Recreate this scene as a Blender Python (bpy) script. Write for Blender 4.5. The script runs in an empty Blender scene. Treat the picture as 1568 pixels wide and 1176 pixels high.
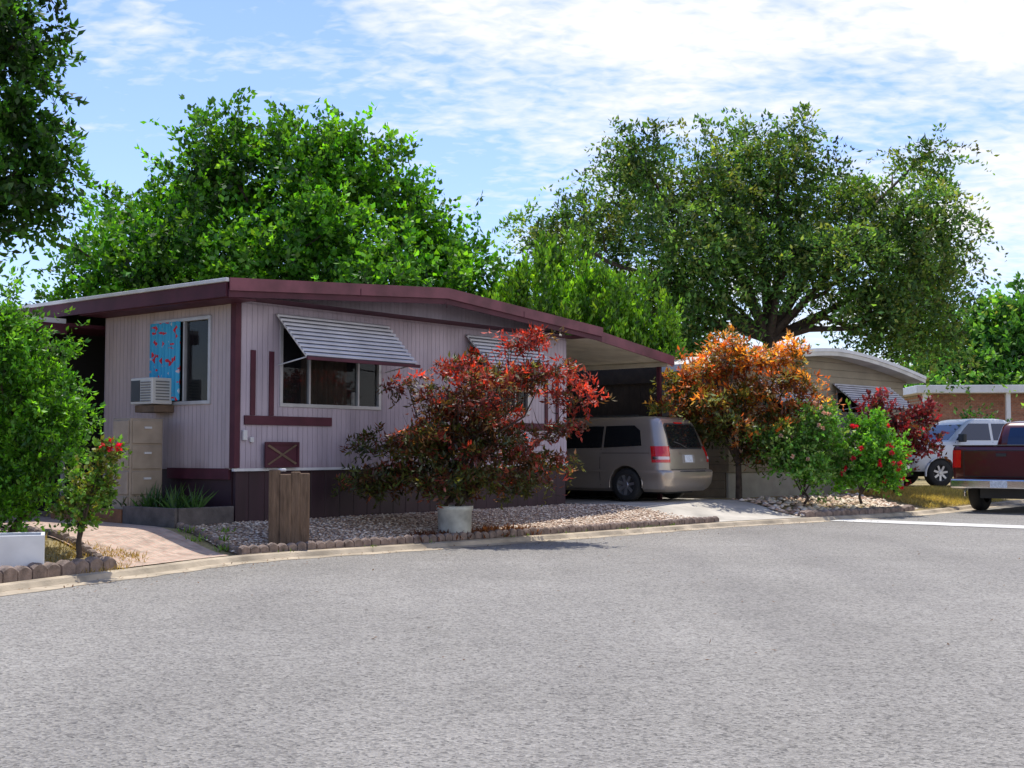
import bpy, math, numpy as np
from mathutils import Vector, Matrix, Quaternion
rng=np.random.default_rng(7)
scene=bpy.context.scene
COL=scene.collection
# ------------------------------------------------------------------ materials
def nodes_of(name):
    m=bpy.data.materials.new(name); m.use_nodes=True
    nt=m.node_tree; b=nt.nodes['Principled BSDF']; return m,nt,b
def N(nt,t,**k):
    n=nt.nodes.new(t)
    for a,v in k.items(): setattr(n,a,v)
    return n
def ramp(nt,fac,stops):
    r=nt.nodes.new('ShaderNodeValToRGB'); e=r.color_ramp.elements
    while len(e)<len(stops): e.new(0.5)
    for i,(p,c) in enumerate(stops):
        e[i].position=p; e[i].color=(*c,1)
    nt.links.new(fac,r.inputs[0]); return r.outputs[0]
def mat(name,col,rough=.6,ns=3.0,na=.15,bump=0.0,bs=40.0,metal=0.0,coat=0.0,spec=.5,stretch=(1,1,1)):
    m,nt,b=nodes_of(name)
    tc=N(nt,'ShaderNodeTexCoord'); nz=N(nt,'ShaderNodeTexNoise'); nz.inputs['Scale'].default_value=ns; nz.inputs['Detail'].default_value=6
    mp=N(nt,'ShaderNodeMapping'); mp.inputs['Scale'].default_value=stretch; nt.links.new(tc.outputs['Object'],mp.inputs[0])
    nt.links.new(mp.outputs[0],nz.inputs['Vector'])
    lo=tuple(c*(1-na) for c in col); hi=tuple(min(1,c*(1+na)) for c in col)
    nt.links.new(ramp(nt,nz.outputs['Fac'],[(.3,lo),(.7,hi)]),b.inputs['Base Color'])
    b.inputs['Roughness'].default_value=rough; b.inputs['Metallic'].default_value=metal
    b.inputs['Specular IOR Level'].default_value=spec
    if coat: b.inputs['Coat Weight'].default_value=coat; b.inputs['Coat Roughness'].default_value=.05
    if bump:
        n2=N(nt,'ShaderNodeTexNoise'); n2.inputs['Scale'].default_value=bs; n2.inputs['Detail'].default_value=5
        nt.links.new(mp.outputs[0],n2.inputs['Vector'])
        bp=N(nt,'ShaderNodeBump'); bp.inputs['Strength'].default_value=bump; bp.inputs['Distance'].default_value=.02
        nt.links.new(n2.outputs['Fac'],bp.inputs['Height']); nt.links.new(bp.outputs[0],b.inputs['Normal'])
    return m
def siding(name,col,axis,period,groove=.12):
    m,nt,b=nodes_of(name)
    tc=N(nt,'ShaderNodeTexCoord'); sp=N(nt,'ShaderNodeSeparateXYZ'); nt.links.new(tc.outputs['Object'],sp.inputs[0])
    dv=N(nt,'ShaderNodeMath',operation='DIVIDE'); nt.links.new(sp.outputs[axis],dv.inputs[0]); dv.inputs[1].default_value=period
    fr=N(nt,'ShaderNodeMath',operation='FRACT'); nt.links.new(dv.outputs[0],fr.inputs[0])
    h=ramp(nt,fr.outputs[0],[(0,(0,0,0)),(groove*.5,(1,1,1)),(1-groove*.5,(1,1,1)),(1,(.0,.0,.0))])
    nz=N(nt,'ShaderNodeTexNoise'); nz.inputs['Scale'].default_value=1.3; nz.inputs['Detail'].default_value=8; nz.inputs['Roughness'].default_value=.65
    mp=N(nt,'ShaderNodeMapping'); mp.inputs['Scale'].default_value=(2.5,2.5,.5) if axis!=2 else (1,1,1)
    nt.links.new(tc.outputs['Object'],mp.inputs[0]); nt.links.new(mp.outputs[0],nz.inputs['Vector'])
    base=ramp(nt,nz.outputs['Fac'],[(.3,tuple(c*.74 for c in col)),(.6,col)])
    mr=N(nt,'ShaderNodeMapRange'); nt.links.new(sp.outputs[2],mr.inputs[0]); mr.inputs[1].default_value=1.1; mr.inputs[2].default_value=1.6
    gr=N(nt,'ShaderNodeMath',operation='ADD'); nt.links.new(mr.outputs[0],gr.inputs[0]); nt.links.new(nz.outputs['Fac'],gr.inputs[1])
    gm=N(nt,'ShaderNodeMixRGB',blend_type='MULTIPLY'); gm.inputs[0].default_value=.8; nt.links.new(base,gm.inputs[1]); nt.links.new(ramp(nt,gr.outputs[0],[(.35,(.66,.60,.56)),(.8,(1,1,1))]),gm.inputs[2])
    mx=N(nt,'ShaderNodeMixRGB',blend_type='MULTIPLY'); mx.inputs[0].default_value=.3
    nt.links.new(gm.outputs[0],mx.inputs[1]); nt.links.new(h,mx.inputs[2]); nt.links.new(mx.outputs[0],b.inputs['Base Color'])
    bp=N(nt,'ShaderNodeBump'); bp.inputs['Strength'].default_value=.7; bp.inputs['Distance'].default_value=.012
    nt.links.new(h,bp.inputs['Height']); nt.links.new(bp.outputs[0],b.inputs['Normal'])
    b.inputs['Roughness'].default_value=.6
    return m
def leafmat(name,trans=.42,tint=(1.7,1.6,.6),spec=.03):
    m,nt,b=nodes_of(name); nt.nodes.remove(b)
    a=N(nt,'ShaderNodeAttribute',attribute_name='Col')
    df=N(nt,'ShaderNodeBsdfDiffuse'); nt.links.new(a.outputs['Color'],df.inputs[0])
    tr=N(nt,'ShaderNodeBsdfTranslucent')
    mx=N(nt,'ShaderNodeMixRGB',blend_type='MULTIPLY'); mx.inputs[0].default_value=1; mx.inputs[2].default_value=(*tint,1)
    nt.links.new(a.outputs['Color'],mx.inputs[1]); nt.links.new(mx.outputs[0],tr.inputs[0])
    ms=N(nt,'ShaderNodeMixShader'); ms.inputs[0].default_value=trans
    nt.links.new(df.outputs[0],ms.inputs[1]); nt.links.new(tr.outputs[0],ms.inputs[2])
    gl=N(nt,'ShaderNodeBsdfGlossy'); gl.inputs['Roughness'].default_value=.5; gl.inputs[0].default_value=(1,1,1,1)
    m3=N(nt,'ShaderNodeMixShader'); m3.inputs[0].default_value=spec
    nt.links.new(ms.outputs[0],m3.inputs[1]); nt.links.new(gl.outputs[0],m3.inputs[2])
    nt.links.new(m3.outputs[0],nt.nodes['Material Output'].inputs[0]); return m
def glassmat(name,tint=(.02,.025,.03),transp=.0):
    m,nt,b=nodes_of(name)
    b.inputs['Base Color'].default_value=(*tint,1); b.inputs['Roughness'].default_value=.04; b.inputs['IOR'].default_value=1.5
    b.inputs['Specular IOR Level'].default_value=.6
    if transp:
        t=N(nt,'ShaderNodeBsdfTransparent'); t.inputs[0].default_value=(.85,.87,.88,1)
        ms=N(nt,'ShaderNodeMixShader'); ms.inputs[0].default_value=transp
        nt.links.new(b.outputs[0],ms.inputs[1]); nt.links.new(t.outputs[0],ms.inputs[2]); nt.links.new(ms.outputs[0],nt.nodes['Material Output'].inputs[0])
    return m
# ------------------------------------------------------------------ mesh helpers
def empty(name,loc=(0,0,0),rz=0):
    o=bpy.data.objects.new(name,None); o.location=loc; o.rotation_euler=(0,0,rz); COL.objects.link(o); return o
def mk(name,verts,faces,m=None,parent=None,smooth=False,loc=None):
    me=bpy.data.meshes.new(name); me.from_pydata([tuple(map(float,v)) for v in verts],[],[tuple(map(int,f)) for f in faces]); me.update()
    if m: me.materials.append(m)
    if smooth: me.polygons.foreach_set('use_smooth',[True]*len(me.polygons))
    o=bpy.data.objects.new(name,me); COL.objects.link(o)
    if parent: o.parent=parent
    if loc: o.location=loc
    return o
def bev(o,w=.01,s=2):
    b=o.modifiers.new('b','BEVEL'); b.width=w; b.segments=s; b.limit_method='ANGLE'; return o
BF=[(0,3,2,1),(4,5,6,7),(0,1,5,4),(1,2,6,5),(2,3,7,6),(3,0,4,7)]
def box(name,p,x0,x1,y0,y1,z0,z1,m,bw=0,s=2):
    v=[(x0,y0,z0),(x1,y0,z0),(x1,y1,z0),(x0,y1,z0),(x0,y0,z1),(x1,y0,z1),(x1,y1,z1),(x0,y1,z1)]
    o=mk(name,v,BF,m,p)
    if bw: bev(o,bw,s)
    return o
def boxes(name,p,lst,m,bw=0):
    V=[];F=[]
    for (x0,x1,y0,y1,z0,z1) in lst:
        n=len(V); V+=[(x0,y0,z0),(x1,y0,z0),(x1,y1,z0),(x0,y1,z0),(x0,y0,z1),(x1,y0,z1),(x1,y1,z1),(x0,y1,z1)]
        F+=[tuple(i+n for i in f) for f in BF]
    o=mk(name,V,F,m,p)
    if bw: bev(o,bw)
    return o
def tubes(name,paths,m,parent=None,sides=8):
    V=[];F=[]
    for pts,rad in paths:
        pts=[Vector(q) for q in pts]; n0=len(V)
        for i,q in enumerate(pts):
            d=(pts[min(i+1,len(pts)-1)]-pts[max(i-1,0)]).normalized()
            a=d.orthogonal().normalized() if abs(d.z)<.9 else Vector((1,0,0))
            a=(a-d*a.dot(d)).normalized(); b=d.cross(a)
            for k in range(sides):
                t=2*math.pi*k/sides; V.append(q+(a*math.cos(t)+b*math.sin(t))*rad[i]*(1+.1*math.sin(3*t+i)))
        for i in range(len(pts)-1):
            for k in range(sides):
                k2=(k+1)%sides; F.append((n0+i*sides+k,n0+i*sides+k2,n0+(i+1)*sides+k2,n0+(i+1)*sides+k))
        F.append(tuple(n0+(len(pts)-1)*sides+k for k in range(sides)))
    return mk(name,V,F,m,parent,smooth=True)
def unit(a): return a/np.maximum(np.linalg.norm(a,axis=-1,keepdims=True),1e-6)
def leafobj(name,P,D,S,L,W,C,m,parent):
    n=len(P); L=np.broadcast_to(np.asarray(L,float).reshape(-1,1),(n,1)); W=np.broadcast_to(np.asarray(W,float).reshape(-1,1),(n,1))
    nrm=unit(np.cross(D,S))
    v=np.stack([P,P+D*L*.45+S*W*.5+nrm*L*.06,P+D*L-nrm*L*.08,P+D*L*.45-S*W*.5+nrm*L*.06],1).reshape(-1,3)
    me=bpy.data.meshes.new(name); me.vertices.add(4*n); me.vertices.foreach_set('co',v.ravel().astype(np.float32))
    me.loops.add(4*n); me.loops.foreach_set('vertex_index',np.arange(4*n,dtype=np.int32))
    me.polygons.add(n); me.polygons.foreach_set('loop_start',np.arange(0,4*n,4,dtype=np.int32))
    me.update(calc_edges=True); me.validate()
    at=me.color_attributes.new('Col','FLOAT_COLOR','POINT')
    c=np.concatenate([np.repeat(C,4,axis=0),np.ones((4*n,1))],1)
    at.data.foreach_set('color',c.ravel().astype(np.float32))
    me.materials.append(m); o=bpy.data.objects.new(name,me); COL.objects.link(o); o.parent=parent; return o
def clumps(lobes,n,fr=.4,at=.75,flat=1.0,core=.5):
    out=[]
    for l in lobes:
        l=np.array(l,float); k=max(3,int(n*rng.uniform(.8,1.2)))
        for i in range(k):
            z=1-2*(i+.5)/k; a=i*2.4+rng.uniform(0,1); d=np.array([math.cos(a)*math.sqrt(1-z*z),math.sin(a)*math.sqrt(1-z*z),z])+rng.normal(size=3)*.15
            f=fr*rng.uniform(.7,1.3); c=l[:3]+d*l[3:]*at*rng.uniform(.85,1.15)
            out.append((*c,l[3]*f,l[4]*f,l[5]*f*flat))
        if core: out.append((*l[:3],l[3]*core,l[4]*core,l[5]*core))
    return out
def crown(lobes,nsh,K,slen,up=.4,droop=.2,spread=.12,fill=.4,flat=0.0,outw=.8,rnd=.45,longp=.1):
    lb=np.array(lobes,float); w=(lb[:,3]*lb[:,4]+lb[:,3]*lb[:,5]); w/=w.sum()
    idx=rng.choice(len(lb),nsh,p=w); c=lb[idx,:3]; r=lb[idx,3:]
    d=unit(rng.normal(size=(nsh,3))); rad=rng.uniform(fill,1,size=(nsh,1))**.6
    st=c+d*r*rad
    sd=unit(d*outw+np.array([0,0,up])+rng.normal(size=(nsh,3))*rnd)
    if flat: sd[:,2]*=(1-flat); sd=unit(sd)
    ln=slen*rng.uniform(.45,1.3,size=(nsh,1))*np.where(rng.random((nsh,1))<longp,1.8,1)
    t=(np.arange(K)+rng.random((nsh,K)))/K; t=t[...,None]
    pos=st[:,None,:]+sd[:,None,:]*ln[:,None,:]*t
    pos[...,2]-=droop*ln*t[...,0]**2
    pos=pos+rng.normal(size=pos.shape)*spread*slen*(1.15-.75*t)
    return pos,sd,idx,st,t
def foliage(name,parent,lobes,nsh,K,slen,leafL,leafW,cols,m,flatleaf=.6,jit=.25,align=.6,cfun=None,clumpvar=.25,**k):
    pos,sd,idx,st,t=crown(lobes,nsh,K,slen,**k); n=nsh*K
    P=pos.reshape(-1,3); D=unit(np.repeat(sd,K,axis=0)*align+rng.normal(size=(n,3))*.6)
    up=unit(np.array([0,0,1.])*flatleaf+rng.normal(size=(n,3))*.5); S=unit(np.cross(D,up))
    cols=np.array(cols); sc=cols[rng.integers(0,len(cols),nsh)]
    if cfun is not None: sc=cfun(st,sc)
    cv=(1+clumpvar*rng.normal(size=len(lobes)))[idx][:,None]; sc=sc*np.clip(cv,.5,1.6)
    C=np.repeat(sc,K,axis=0)*(1+jit*rng.normal(size=(n,1)))*(1+.08*rng.normal(size=(n,3)))
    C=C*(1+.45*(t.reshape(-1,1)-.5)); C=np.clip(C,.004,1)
    L=leafL*rng.uniform(.6,1.3,size=n)
    return leafobj(name,P,D,S,L,L*leafW/leafL,C,m,parent)
def limbs(base,fork,lobes,r0,bend=.3):
    out=[]; b=Vector(base); f=Vector(fork)
    mid=(b+f)/2+Vector((rng.normal()*.08,rng.normal()*.08,0))
    out.append(([b,b+(mid-b)*.15,mid,f],[r0*1.5,r0*1.1,r0,r0*.85]))
    for l in lobes:
        e=Vector(l[:3])+Vector((0,0,l[5]*.3)); ln=(e-f).length
        m1=f+(e-f)*.35+Vector((0,0,ln*.08))+Vector(rng.normal(size=3)*ln*.04); m2=f+(e-f)*.7+Vector(rng.normal(size=3)*ln*.05)
        out.append(([f-Vector((0,0,.1)),m1,m2,e],[r0*.6,r0*.4,r0*.25,r0*.06]))
        for q in range(5):
            s=m1.lerp(e,rng.random()); dd=Vector(rng.normal(size=3)).normalized(); dd.z=abs(dd.z)
            out.append(([s,s+dd*l[3]*.5,s+dd*l[3]*.85+Vector((0,0,.1))],[r0*.17,r0*.1,r0*.03]))
    return out
# ------------------------------------------------------------------ kerb line and terrain
KP=[(-9,1),(-6.7,8),(-5.06,12.3),(-4.15,14.2),(-3.3,15.9),(-1.5,17.6),(.75,19.8),(2.5,21.6),(4.1,23.2),(6.2,24.9),(8.2,26.6),(9.7,28.3),(13.5,33.2),(20,41.5),(30,54),(60,90)]
def catmull(P,n=10):
    P=[np.array(p,float) for p in P]; out=[]
    for i in range(len(P)-1):
        p0=P[max(i-1,0)];p1=P[i];p2=P[i+1];p3=P[min(i+2,len(P)-1)]
        for k in range(n):
            t=k/n; out.append(.5*((2*p1)+(-p0+p2)*t+(2*p0-5*p1+4*p2-p3)*t*t+(-p0+3*p1-3*p2+p3)*t**3))
    out.append(P[-1]); return np.array(out)
K=catmull(KP)
def sdist(x,y):
    q=np.stack([np.ravel(x),np.ravel(y)],1); best=np.full(len(q),1e9); sg=np.ones(len(q))
    for i in range(len(K)-1):
        a=K[i]; e=K[i+1]-a; t=np.clip(((q-a)@e)/(e@e),0,1); d=q-(a+t[:,None]*e); dd=np.hypot(d[:,0],d[:,1])
        cr=e[0]*(q[:,1]-a[1])-e[1]*(q[:,0]-a[0]); u=dd<best; best[u]=dd[u]; sg[u]=np.sign(cr[u])
    return (best*sg).reshape(np.shape(x))
def hh(x,y):
    d=sdist(np.asarray(x,float),np.asarray(y,float)); t=np.clip((d-.2)/1.9,0,1)
    return np.where(d<.12,-.04,.05+.28*t*t*(3-2*t))
def h1(x,y): return float(hh(np.array([x]),np.array([y]))[0])
def kerbpt(i,off):
    i=max(0,min(len(K)-1,i)); a=K[max(i-1,0)]; b=K[min(i+1,len(K)-1)]; e=(b-a)/np.linalg.norm(b-a); return K[i]+np.array([-e[1],e[0]])*off
def patch(name,A,B,m,off,n=60,w=24):
    A=np.array(A,float);B=np.array(B,float)
    def res(P,n):
        s=np.r_[0,np.cumsum(np.linalg.norm(np.diff(P,axis=0),axis=1))]; t=np.linspace(0,s[-1],n); return np.stack([np.interp(t,s,P[:,0]),np.interp(t,s,P[:,1])],1)
    a=res(A,n);b=res(B,n); t=np.linspace(0,1,w)[None,:,None]; g=a[:,None,:]*(1-t)+b[:,None,:]*t
    z=hh(g[...,0],g[...,1])+off
    V=np.concatenate([g,z[...,None]],2).reshape(-1,3)
    F=[(i*w+j,(i+1)*w+j,(i+1)*w+j+1,i*w+j+1) for i in range(n-1) for j in range(w-1)]
    return mk(name,V,F,m,smooth=True)
def nearest_k(x,y): return int(np.argmin(np.hypot(K[:,0]-x,K[:,1]-y)))
def ground_mat():
    m,nt,b=nodes_of('dry_earth')
    tc=N(nt,'ShaderNodeTexCoord'); n1=N(nt,'ShaderNodeTexNoise'); n1.inputs['Scale'].default_value=.8; n1.inputs['Detail'].default_value=10
    n2=N(nt,'ShaderNodeTexNoise'); n2.inputs['Scale'].default_value=30; n2.inputs['Detail'].default_value=6
    for n in (n1,n2): nt.links.new(tc.outputs['Object'],n.inputs['Vector'])
    c1=ramp(nt,n1.outputs['Fac'],[(.35,(.22,.16,.08)),(.5,(.36,.28,.13)),(.68,(.44,.36,.16))])
    c2=ramp(nt,n2.outputs['Fac'],[(.3,(.45,.42,.4)),(.65,(1,1,1))])
    mx=N(nt,'ShaderNodeMixRGB',blend_type='MULTIPLY'); mx.inputs[0].default_value=.8; nt.links.new(c1,mx.inputs[1]); nt.links.new(c2,mx.inputs[2]); nt.links.new(mx.outputs[0],b.inputs['Base Color'])
    bp=N(nt,'ShaderNodeBump'); bp.inputs['Distance'].default_value=.04; bp.inputs['Strength'].default_value=.8; nt.links.new(n2.outputs['Fac'],bp.inputs['Height']); nt.links.new(bp.outputs[0],b.inputs['Normal'])
    b.inputs['Roughness'].default_value=.95; return m
def asphalt():
    m,nt,b=nodes_of('worn_asphalt')
    tc=N(nt,'ShaderNodeTexCoord')
    def nz(s,d=4,r=.5,sc=(1,1,1),rot=0):
        mp=N(nt,'ShaderNodeMapping'); mp.inputs['Scale'].default_value=sc; mp.inputs['Rotation'].default_value=(0,0,rot); nt.links.new(tc.outputs['Object'],mp.inputs[0])
        n=N(nt,'ShaderNodeTexNoise'); n.inputs['Scale'].default_value=s; n.inputs['Detail'].default_value=d; n.inputs['Roughness'].default_value=r; nt.links.new(mp.outputs[0],n.inputs['Vector']); return n.outputs['Fac']
    base=ramp(nt,nz(.3,6,.6),[(.3,(.36,.337,.303)),(.7,(.47,.441,.40))])
    vo=N(nt,'ShaderNodeTexVoronoi'); vo.inputs['Scale'].default_value=55; nt.links.new(tc.outputs['Object'],vo.inputs['Vector'])
    sep=N(nt,'ShaderNodeSeparateColor'); nt.links.new(vo.outputs['Color'],sep.inputs[0])
    sp=ramp(nt,sep.outputs[0],[(.0,(.30,.30,.31)),(.2,(.66,.65,.65)),(.7,(.92,.91,.90)),(.93,(1,1,1)),(1,(1,1,.97))])
    fine=ramp(nt,nz(16,6,.75),[(.36,(.55,.55,.55)),(.5,(.92,.92,.92)),(.66,(1,1,1))])
    st=ramp(nt,nz(2.6,6,.7),[(.32,(.90,.90,.90)),(.6,(1,1,1))])
    track=ramp(nt,nz(.8,3,.5,(1,.12,1),-.8),[(.35,(.86,.86,.87)),(.6,(1,1,1))])
    cur=base
    for c,f in ((sp,.85),(fine,.75),(st,1),(track,.8)):
        mx=N(nt,'ShaderNodeMixRGB',blend_type='MULTIPLY'); mx.inputs[0].default_value=f; nt.links.new(cur,mx.inputs[1]); nt.links.new(c,mx.inputs[2]); cur=mx.outputs[0]
    nt.links.new(cur,b.inputs['Base Color']); b.inputs['Roughness'].default_value=.85; b.inputs['Specular IOR Level'].default_value=.3
    ad=N(nt,'ShaderNodeMath',operation='ADD'); nt.links.new(vo.outputs['Distance'],ad.inputs[0]); nt.links.new(nz(16,6,.75),ad.inputs[1])
    bp=N(nt,'ShaderNodeBump'); bp.inputs['Strength'].default_value=.9; bp.inputs['Distance'].default_value=.018; nt.links.new(ad.outputs[0],bp.inputs['Height']); nt.links.new(bp.outputs[0],b.inputs['Normal'])
    return m
def gravelmat():
    m,nt,b=nodes_of('river_gravel')
    tc=N(nt,'ShaderNodeTexCoord'); vo=N(nt,'ShaderNodeTexVoronoi'); vo.inputs['Scale'].default_value=26; nt.links.new(tc.outputs['Object'],vo.inputs['Vector'])
    sep=N(nt,'ShaderNodeSeparateColor'); nt.links.new(vo.outputs['Color'],sep.inputs[0])
    c=ramp(nt,sep.outputs[0],[(0,(.26,.15,.09)),(.3,(.50,.35,.24)),(.6,(.66,.52,.40)),(1,(.78,.68,.56))])
    d=ramp(nt,vo.outputs['Distance'],[(.3,(1,1,1)),(.75,(.3,.24,.2))])
    mx=N(nt,'ShaderNodeMixRGB',blend_type='MULTIPLY'); mx.inputs[0].default_value=.9; nt.links.new(c,mx.inputs[1]); nt.links.new(d,mx.inputs[2]); nt.links.new(mx.outputs[0],b.inputs['Base Color'])
    bp=N(nt,'ShaderNodeBump'); bp.invert=True; bp.inputs['Distance'].default_value=.03; nt.links.new(vo.outputs['Distance'],bp.inputs['Height']); nt.links.new(bp.outputs[0],b.inputs['Normal'])
    b.inputs['Roughness'].default_value=.8; return m
def brickmat(name,c1,c2,mo,scale,bw=.5,rh=.25,ms=.02,rot=0,vert=False):
    m,nt,b=nodes_of(name)
    tc=N(nt,'ShaderNodeTexCoord'); mp=N(nt,'ShaderNodeMapping'); mp.inputs['Rotation'].default_value=(math.pi/2 if vert else 0,0,rot)
    br=N(nt,'ShaderNodeTexBrick'); br.inputs['Scale'].default_value=scale; br.inputs['Brick Width'].default_value=bw; br.inputs['Row Height'].default_value=rh; br.inputs['Mortar Size'].default_value=ms
    br.inputs['Color1'].default_value=(*c1,1);br.inputs['Color2'].default_value=(*c2,1);br.inputs['Mortar'].default_value=(*mo,1)
    nt.links.new(tc.outputs['Object'],mp.inputs[0]); nt.links.new(mp.outputs[0],br.inputs['Vector'])
    n=N(nt,'ShaderNodeTexNoise'); n.inputs['Scale'].default_value=6; n.inputs['Detail'].default_value=8; nt.links.new(tc.outputs['Object'],n.inputs['Vector'])
    mx=N(nt,'ShaderNodeMixRGB',blend_type='MULTIPLY'); mx.inputs[0].default_value=1; nt.links.new(br.outputs['Color'],mx.inputs[1]); nt.links.new(ramp(nt,n.outputs['Fac'],[(.3,(.6,.6,.6)),(.6,(1,1,1))]),mx.inputs[2])
    nt.links.new(mx.outputs[0],b.inputs['Base Color']); b.inputs['Roughness'].default_value=.9
    bp=N(nt,'ShaderNodeBump'); bp.invert=True; bp.inputs['Distance'].default_value=.01; nt.links.new(br.outputs['Fac'],bp.inputs['Height']); nt.links.new(bp.outputs[0],b.inputs['Normal'])
    return m
M_ground=ground_mat(); M_asph=asphalt(); M_grav=gravelmat()
M_conc=mat('old_concrete',(.42,.345,.25),.9,2.5,.4,.5,60)
M_conc2=mat('edging_concrete',(.23,.17,.14),.9,9,.45,.6,50)
M_white=mat('white_paint',(.72,.72,.72),.5,4,.1)
M_offwhite=mat('aged_white_metal',(.60,.60,.62),.5,3,.15)
M_cream=mat('cream_metal',(.60,.56,.46),.6,3,.15)
M_maroon=mat('maroon_trim_paint',(.075,.018,.032),.6,3,.25,spec=.3)
M_fascia=mat('maroon_fascia_paint',(.16,.05,.068),.55,2.5,.35,spec=.35)
M_dark=mat('dark_interior',(.015,.013,.013),.9)
M_bark=mat('bark',(.08,.055,.04),.95,8,.4,.9,25)
M_wood=mat('weathered_wood',(.15,.10,.065),.85,5,.35,.6,30)
M_rub=mat('tyre_rubber',(.02,.02,.02),.75,8,.2)
M_chrome=mat('chrome',(.7,.7,.72),.15,3,.05,metal=1)
M_rim=mat('alloy_rim',(.5,.5,.52),.3,3,.05,metal=.8)
M_glassc=glassmat('car_glass',(.01,.012,.014))
M_glassw=glassmat('window_glass',(.02,.022,.025),.55)
M_leaf=leafmat('green_leaves')
M_redleaf=leafmat('maple_leaves',.5,(1.8,1.05,.8),.04)
# terrain
gx=np.concatenate([-np.geomspace(600,15,14),np.arange(-14,22,.16),np.geomspace(22.5,600,16)])
gy=np.concatenate([-np.geomspace(300,7,10),np.arange(6,44,.16),np.geomspace(44.5,900,18)])
X,Y=np.meshgrid(gx,gy,indexing='ij'); Z=hh(X,Y)
nx,ny=len(gx),len(gy)
I=np.arange(nx*ny).reshape(nx,ny)
F=np.stack([I[:-1,:-1],I[1:,:-1],I[1:,1:],I[:-1,1:]],-1).reshape(-1,4)
mk('ground',np.stack([X,Y,Z],-1).reshape(-1,3),F,M_ground,smooth=True)
V=[];F=[]
for i in range(len(K)):
    a=K[i]; V.append((a[0]+0.0,a[1],0)); V.append((a[0]+60,a[1]-60,0))
for i in range(len(K)-1): F.append((2*i,2*i+1,2*i+3,2*i+2))
n=len(V); V+=[(-9,1,0),(-20,-60,0),(120,-120,0),(51,-59,0)]; F.append((n,n+1,n+2,n+3))
mk('asphalt_road',V,F,M_asph)
V=[];F=[]
prof=[(-.28,.004),(-.02,.006),(.03,.06),(.15,.07),(.20,.03)]
for i in range(len(K)):
    for (o,z) in prof:
        p=kerbpt(i,o+(.03*math.sin(i*1.7) if o<-.1 else 0)); V.append((p[0],p[1],z))
for i in range(len(K)-1):
    for j in range(len(prof)-1):
        a=i*5+j; F.append((a,a+5,a+6,a+1))
mk('concrete_kerb',V,F,M_conc)
V=[]
A=np.array([(6.3,24.75),(7.6,23.6),(9.6,21.9),(14,18)]);
for p in A: V+= [(p[0],p[1],.009),(p[0]+.55,p[1]+.75,.009)]
mk('concrete_gutter',V,[(2*i,2*i+2,2*i+3,2*i+1) for i in range(3)],mat('pale_concrete',(.6,.58,.54),.9,3,.2,.3,50))
ia=nearest_k(-3.3,15.9); ib=nearest_k(4.1,23.2)
patch('gravel_bed',[kerbpt(i,.2) for i in range(ia,ib+1)],[(-7.9,20.6),(-6.0,19.4),(-3.9,18.2),(-1,21.8),(1.3,24.6),(2.0,24.6)],M_grav,.022,140,50)
M_path=brickmat('brick_pavers',(.55,.33,.25),(.62,.43,.33),(.5,.42,.33),4.0,.5,.25,.04,.8)
patch('brick_path',[kerbpt(nearest_k(-4.2,14.1),.2),kerbpt(nearest_k(-3.8,14.9),.2),kerbpt(nearest_k(-3.4,15.7),.2)],[(-9.2,18.8),(-8.9,19.6),(-8.2,20.6)],M_path,.024,30,60)
M_drive=mat('driveway_concrete',(.46,.42,.36),.9,1.5,.3,.4,50)
ic=nearest_k(5.9,24.7)
patch('driveway',[kerbpt(i,.16) for i in range(ib-1,ic+1)],[(1.5,24.3),(4.0,27.3)],M_drive,.026,40,40)
patch('driveway',[(1.5,24.3),(4.0,27.3)],[(-8,32.0),(-5.5,35)],mat('dark_concrete',(.22,.20,.18),.9,1.5,.4,.4,50),.025,40,40)  # inner driveway, a darker concrete than the apron
def pebbles(name,fn,n,s0,s1,m):
    P=fn(n); z=hh(P[:,0],P[:,1]); s=rng.uniform(s0,s1,n)
    o=np.array([(1,0,0),(-1,0,0),(0,1,0),(0,-1,0),(0,0,1),(0,0,-1),(.6,.6,.45),(-.6,.6,.45),(.6,-.6,.45),(-.6,-.6,.45)],float)
    fc=[(4,0,6),(6,2,4),(4,2,7),(7,1,4),(4,1,9),(9,3,4),(4,3,8),(8,0,4),(0,2,6),(2,1,7),(1,3,9),(3,0,8)]
    V=[];F=[]
    for i in range(n):
        a=rng.uniform(0,6.28); c,sn=math.cos(a),math.sin(a); q=o*np.array([s[i],s[i]*rng.uniform(.6,.9),s[i]*rng.uniform(.4,.7)])*rng.uniform(.85,1.15,size=(10,1))
        V.append(np.stack([q[:,0]*c-q[:,1]*sn+P[i,0],q[:,0]*sn+q[:,1]*c+P[i,1],q[:,2]+z[i]+.022+s[i]*.25],1))
        F+=[tuple(v+10*i for v in f) for f in fc]
    return mk(name,np.concatenate(V),F,m,smooth=True)
def pebmat(name,stops):
    m,nt,b=nodes_of(name); g=N(nt,'ShaderNodeNewGeometry'); nt.links.new(ramp(nt,g.outputs['Random Per Island'],stops),b.inputs['Base Color']); b.inputs['Roughness'].default_value=.8; return m
M_peb=pebmat('pebble_stone',[(0,(.26,.15,.10)),(.3,(.54,.38,.27)),(.6,(.70,.56,.43)),(1,(.80,.71,.60))])
def inbed(n):
    t=rng.random(n); A=np.array([kerbpt(i,.42) for i in range(ia,ib+1)]); f=t*(len(A)-1); i=np.minimum(f.astype(int),len(A)-2); a=A[i]+(A[i+1]-A[i])*(f-i)[:,None]
    B=np.array([(-7.2,20.0),(-4.2,18.0),(-1.2,21.4),(1.1,24.3)]); g=t*3; j=np.minimum(g.astype(int),2); b=B[j]+(B[j+1]-B[j])*(g-j)[:,None]
    w=rng.random(n)[:,None]**1.2; return a*(1-w)+b*w
pebbles('gravel_pebbles',inbed,9500,.012,.032,M_peb)
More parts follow.
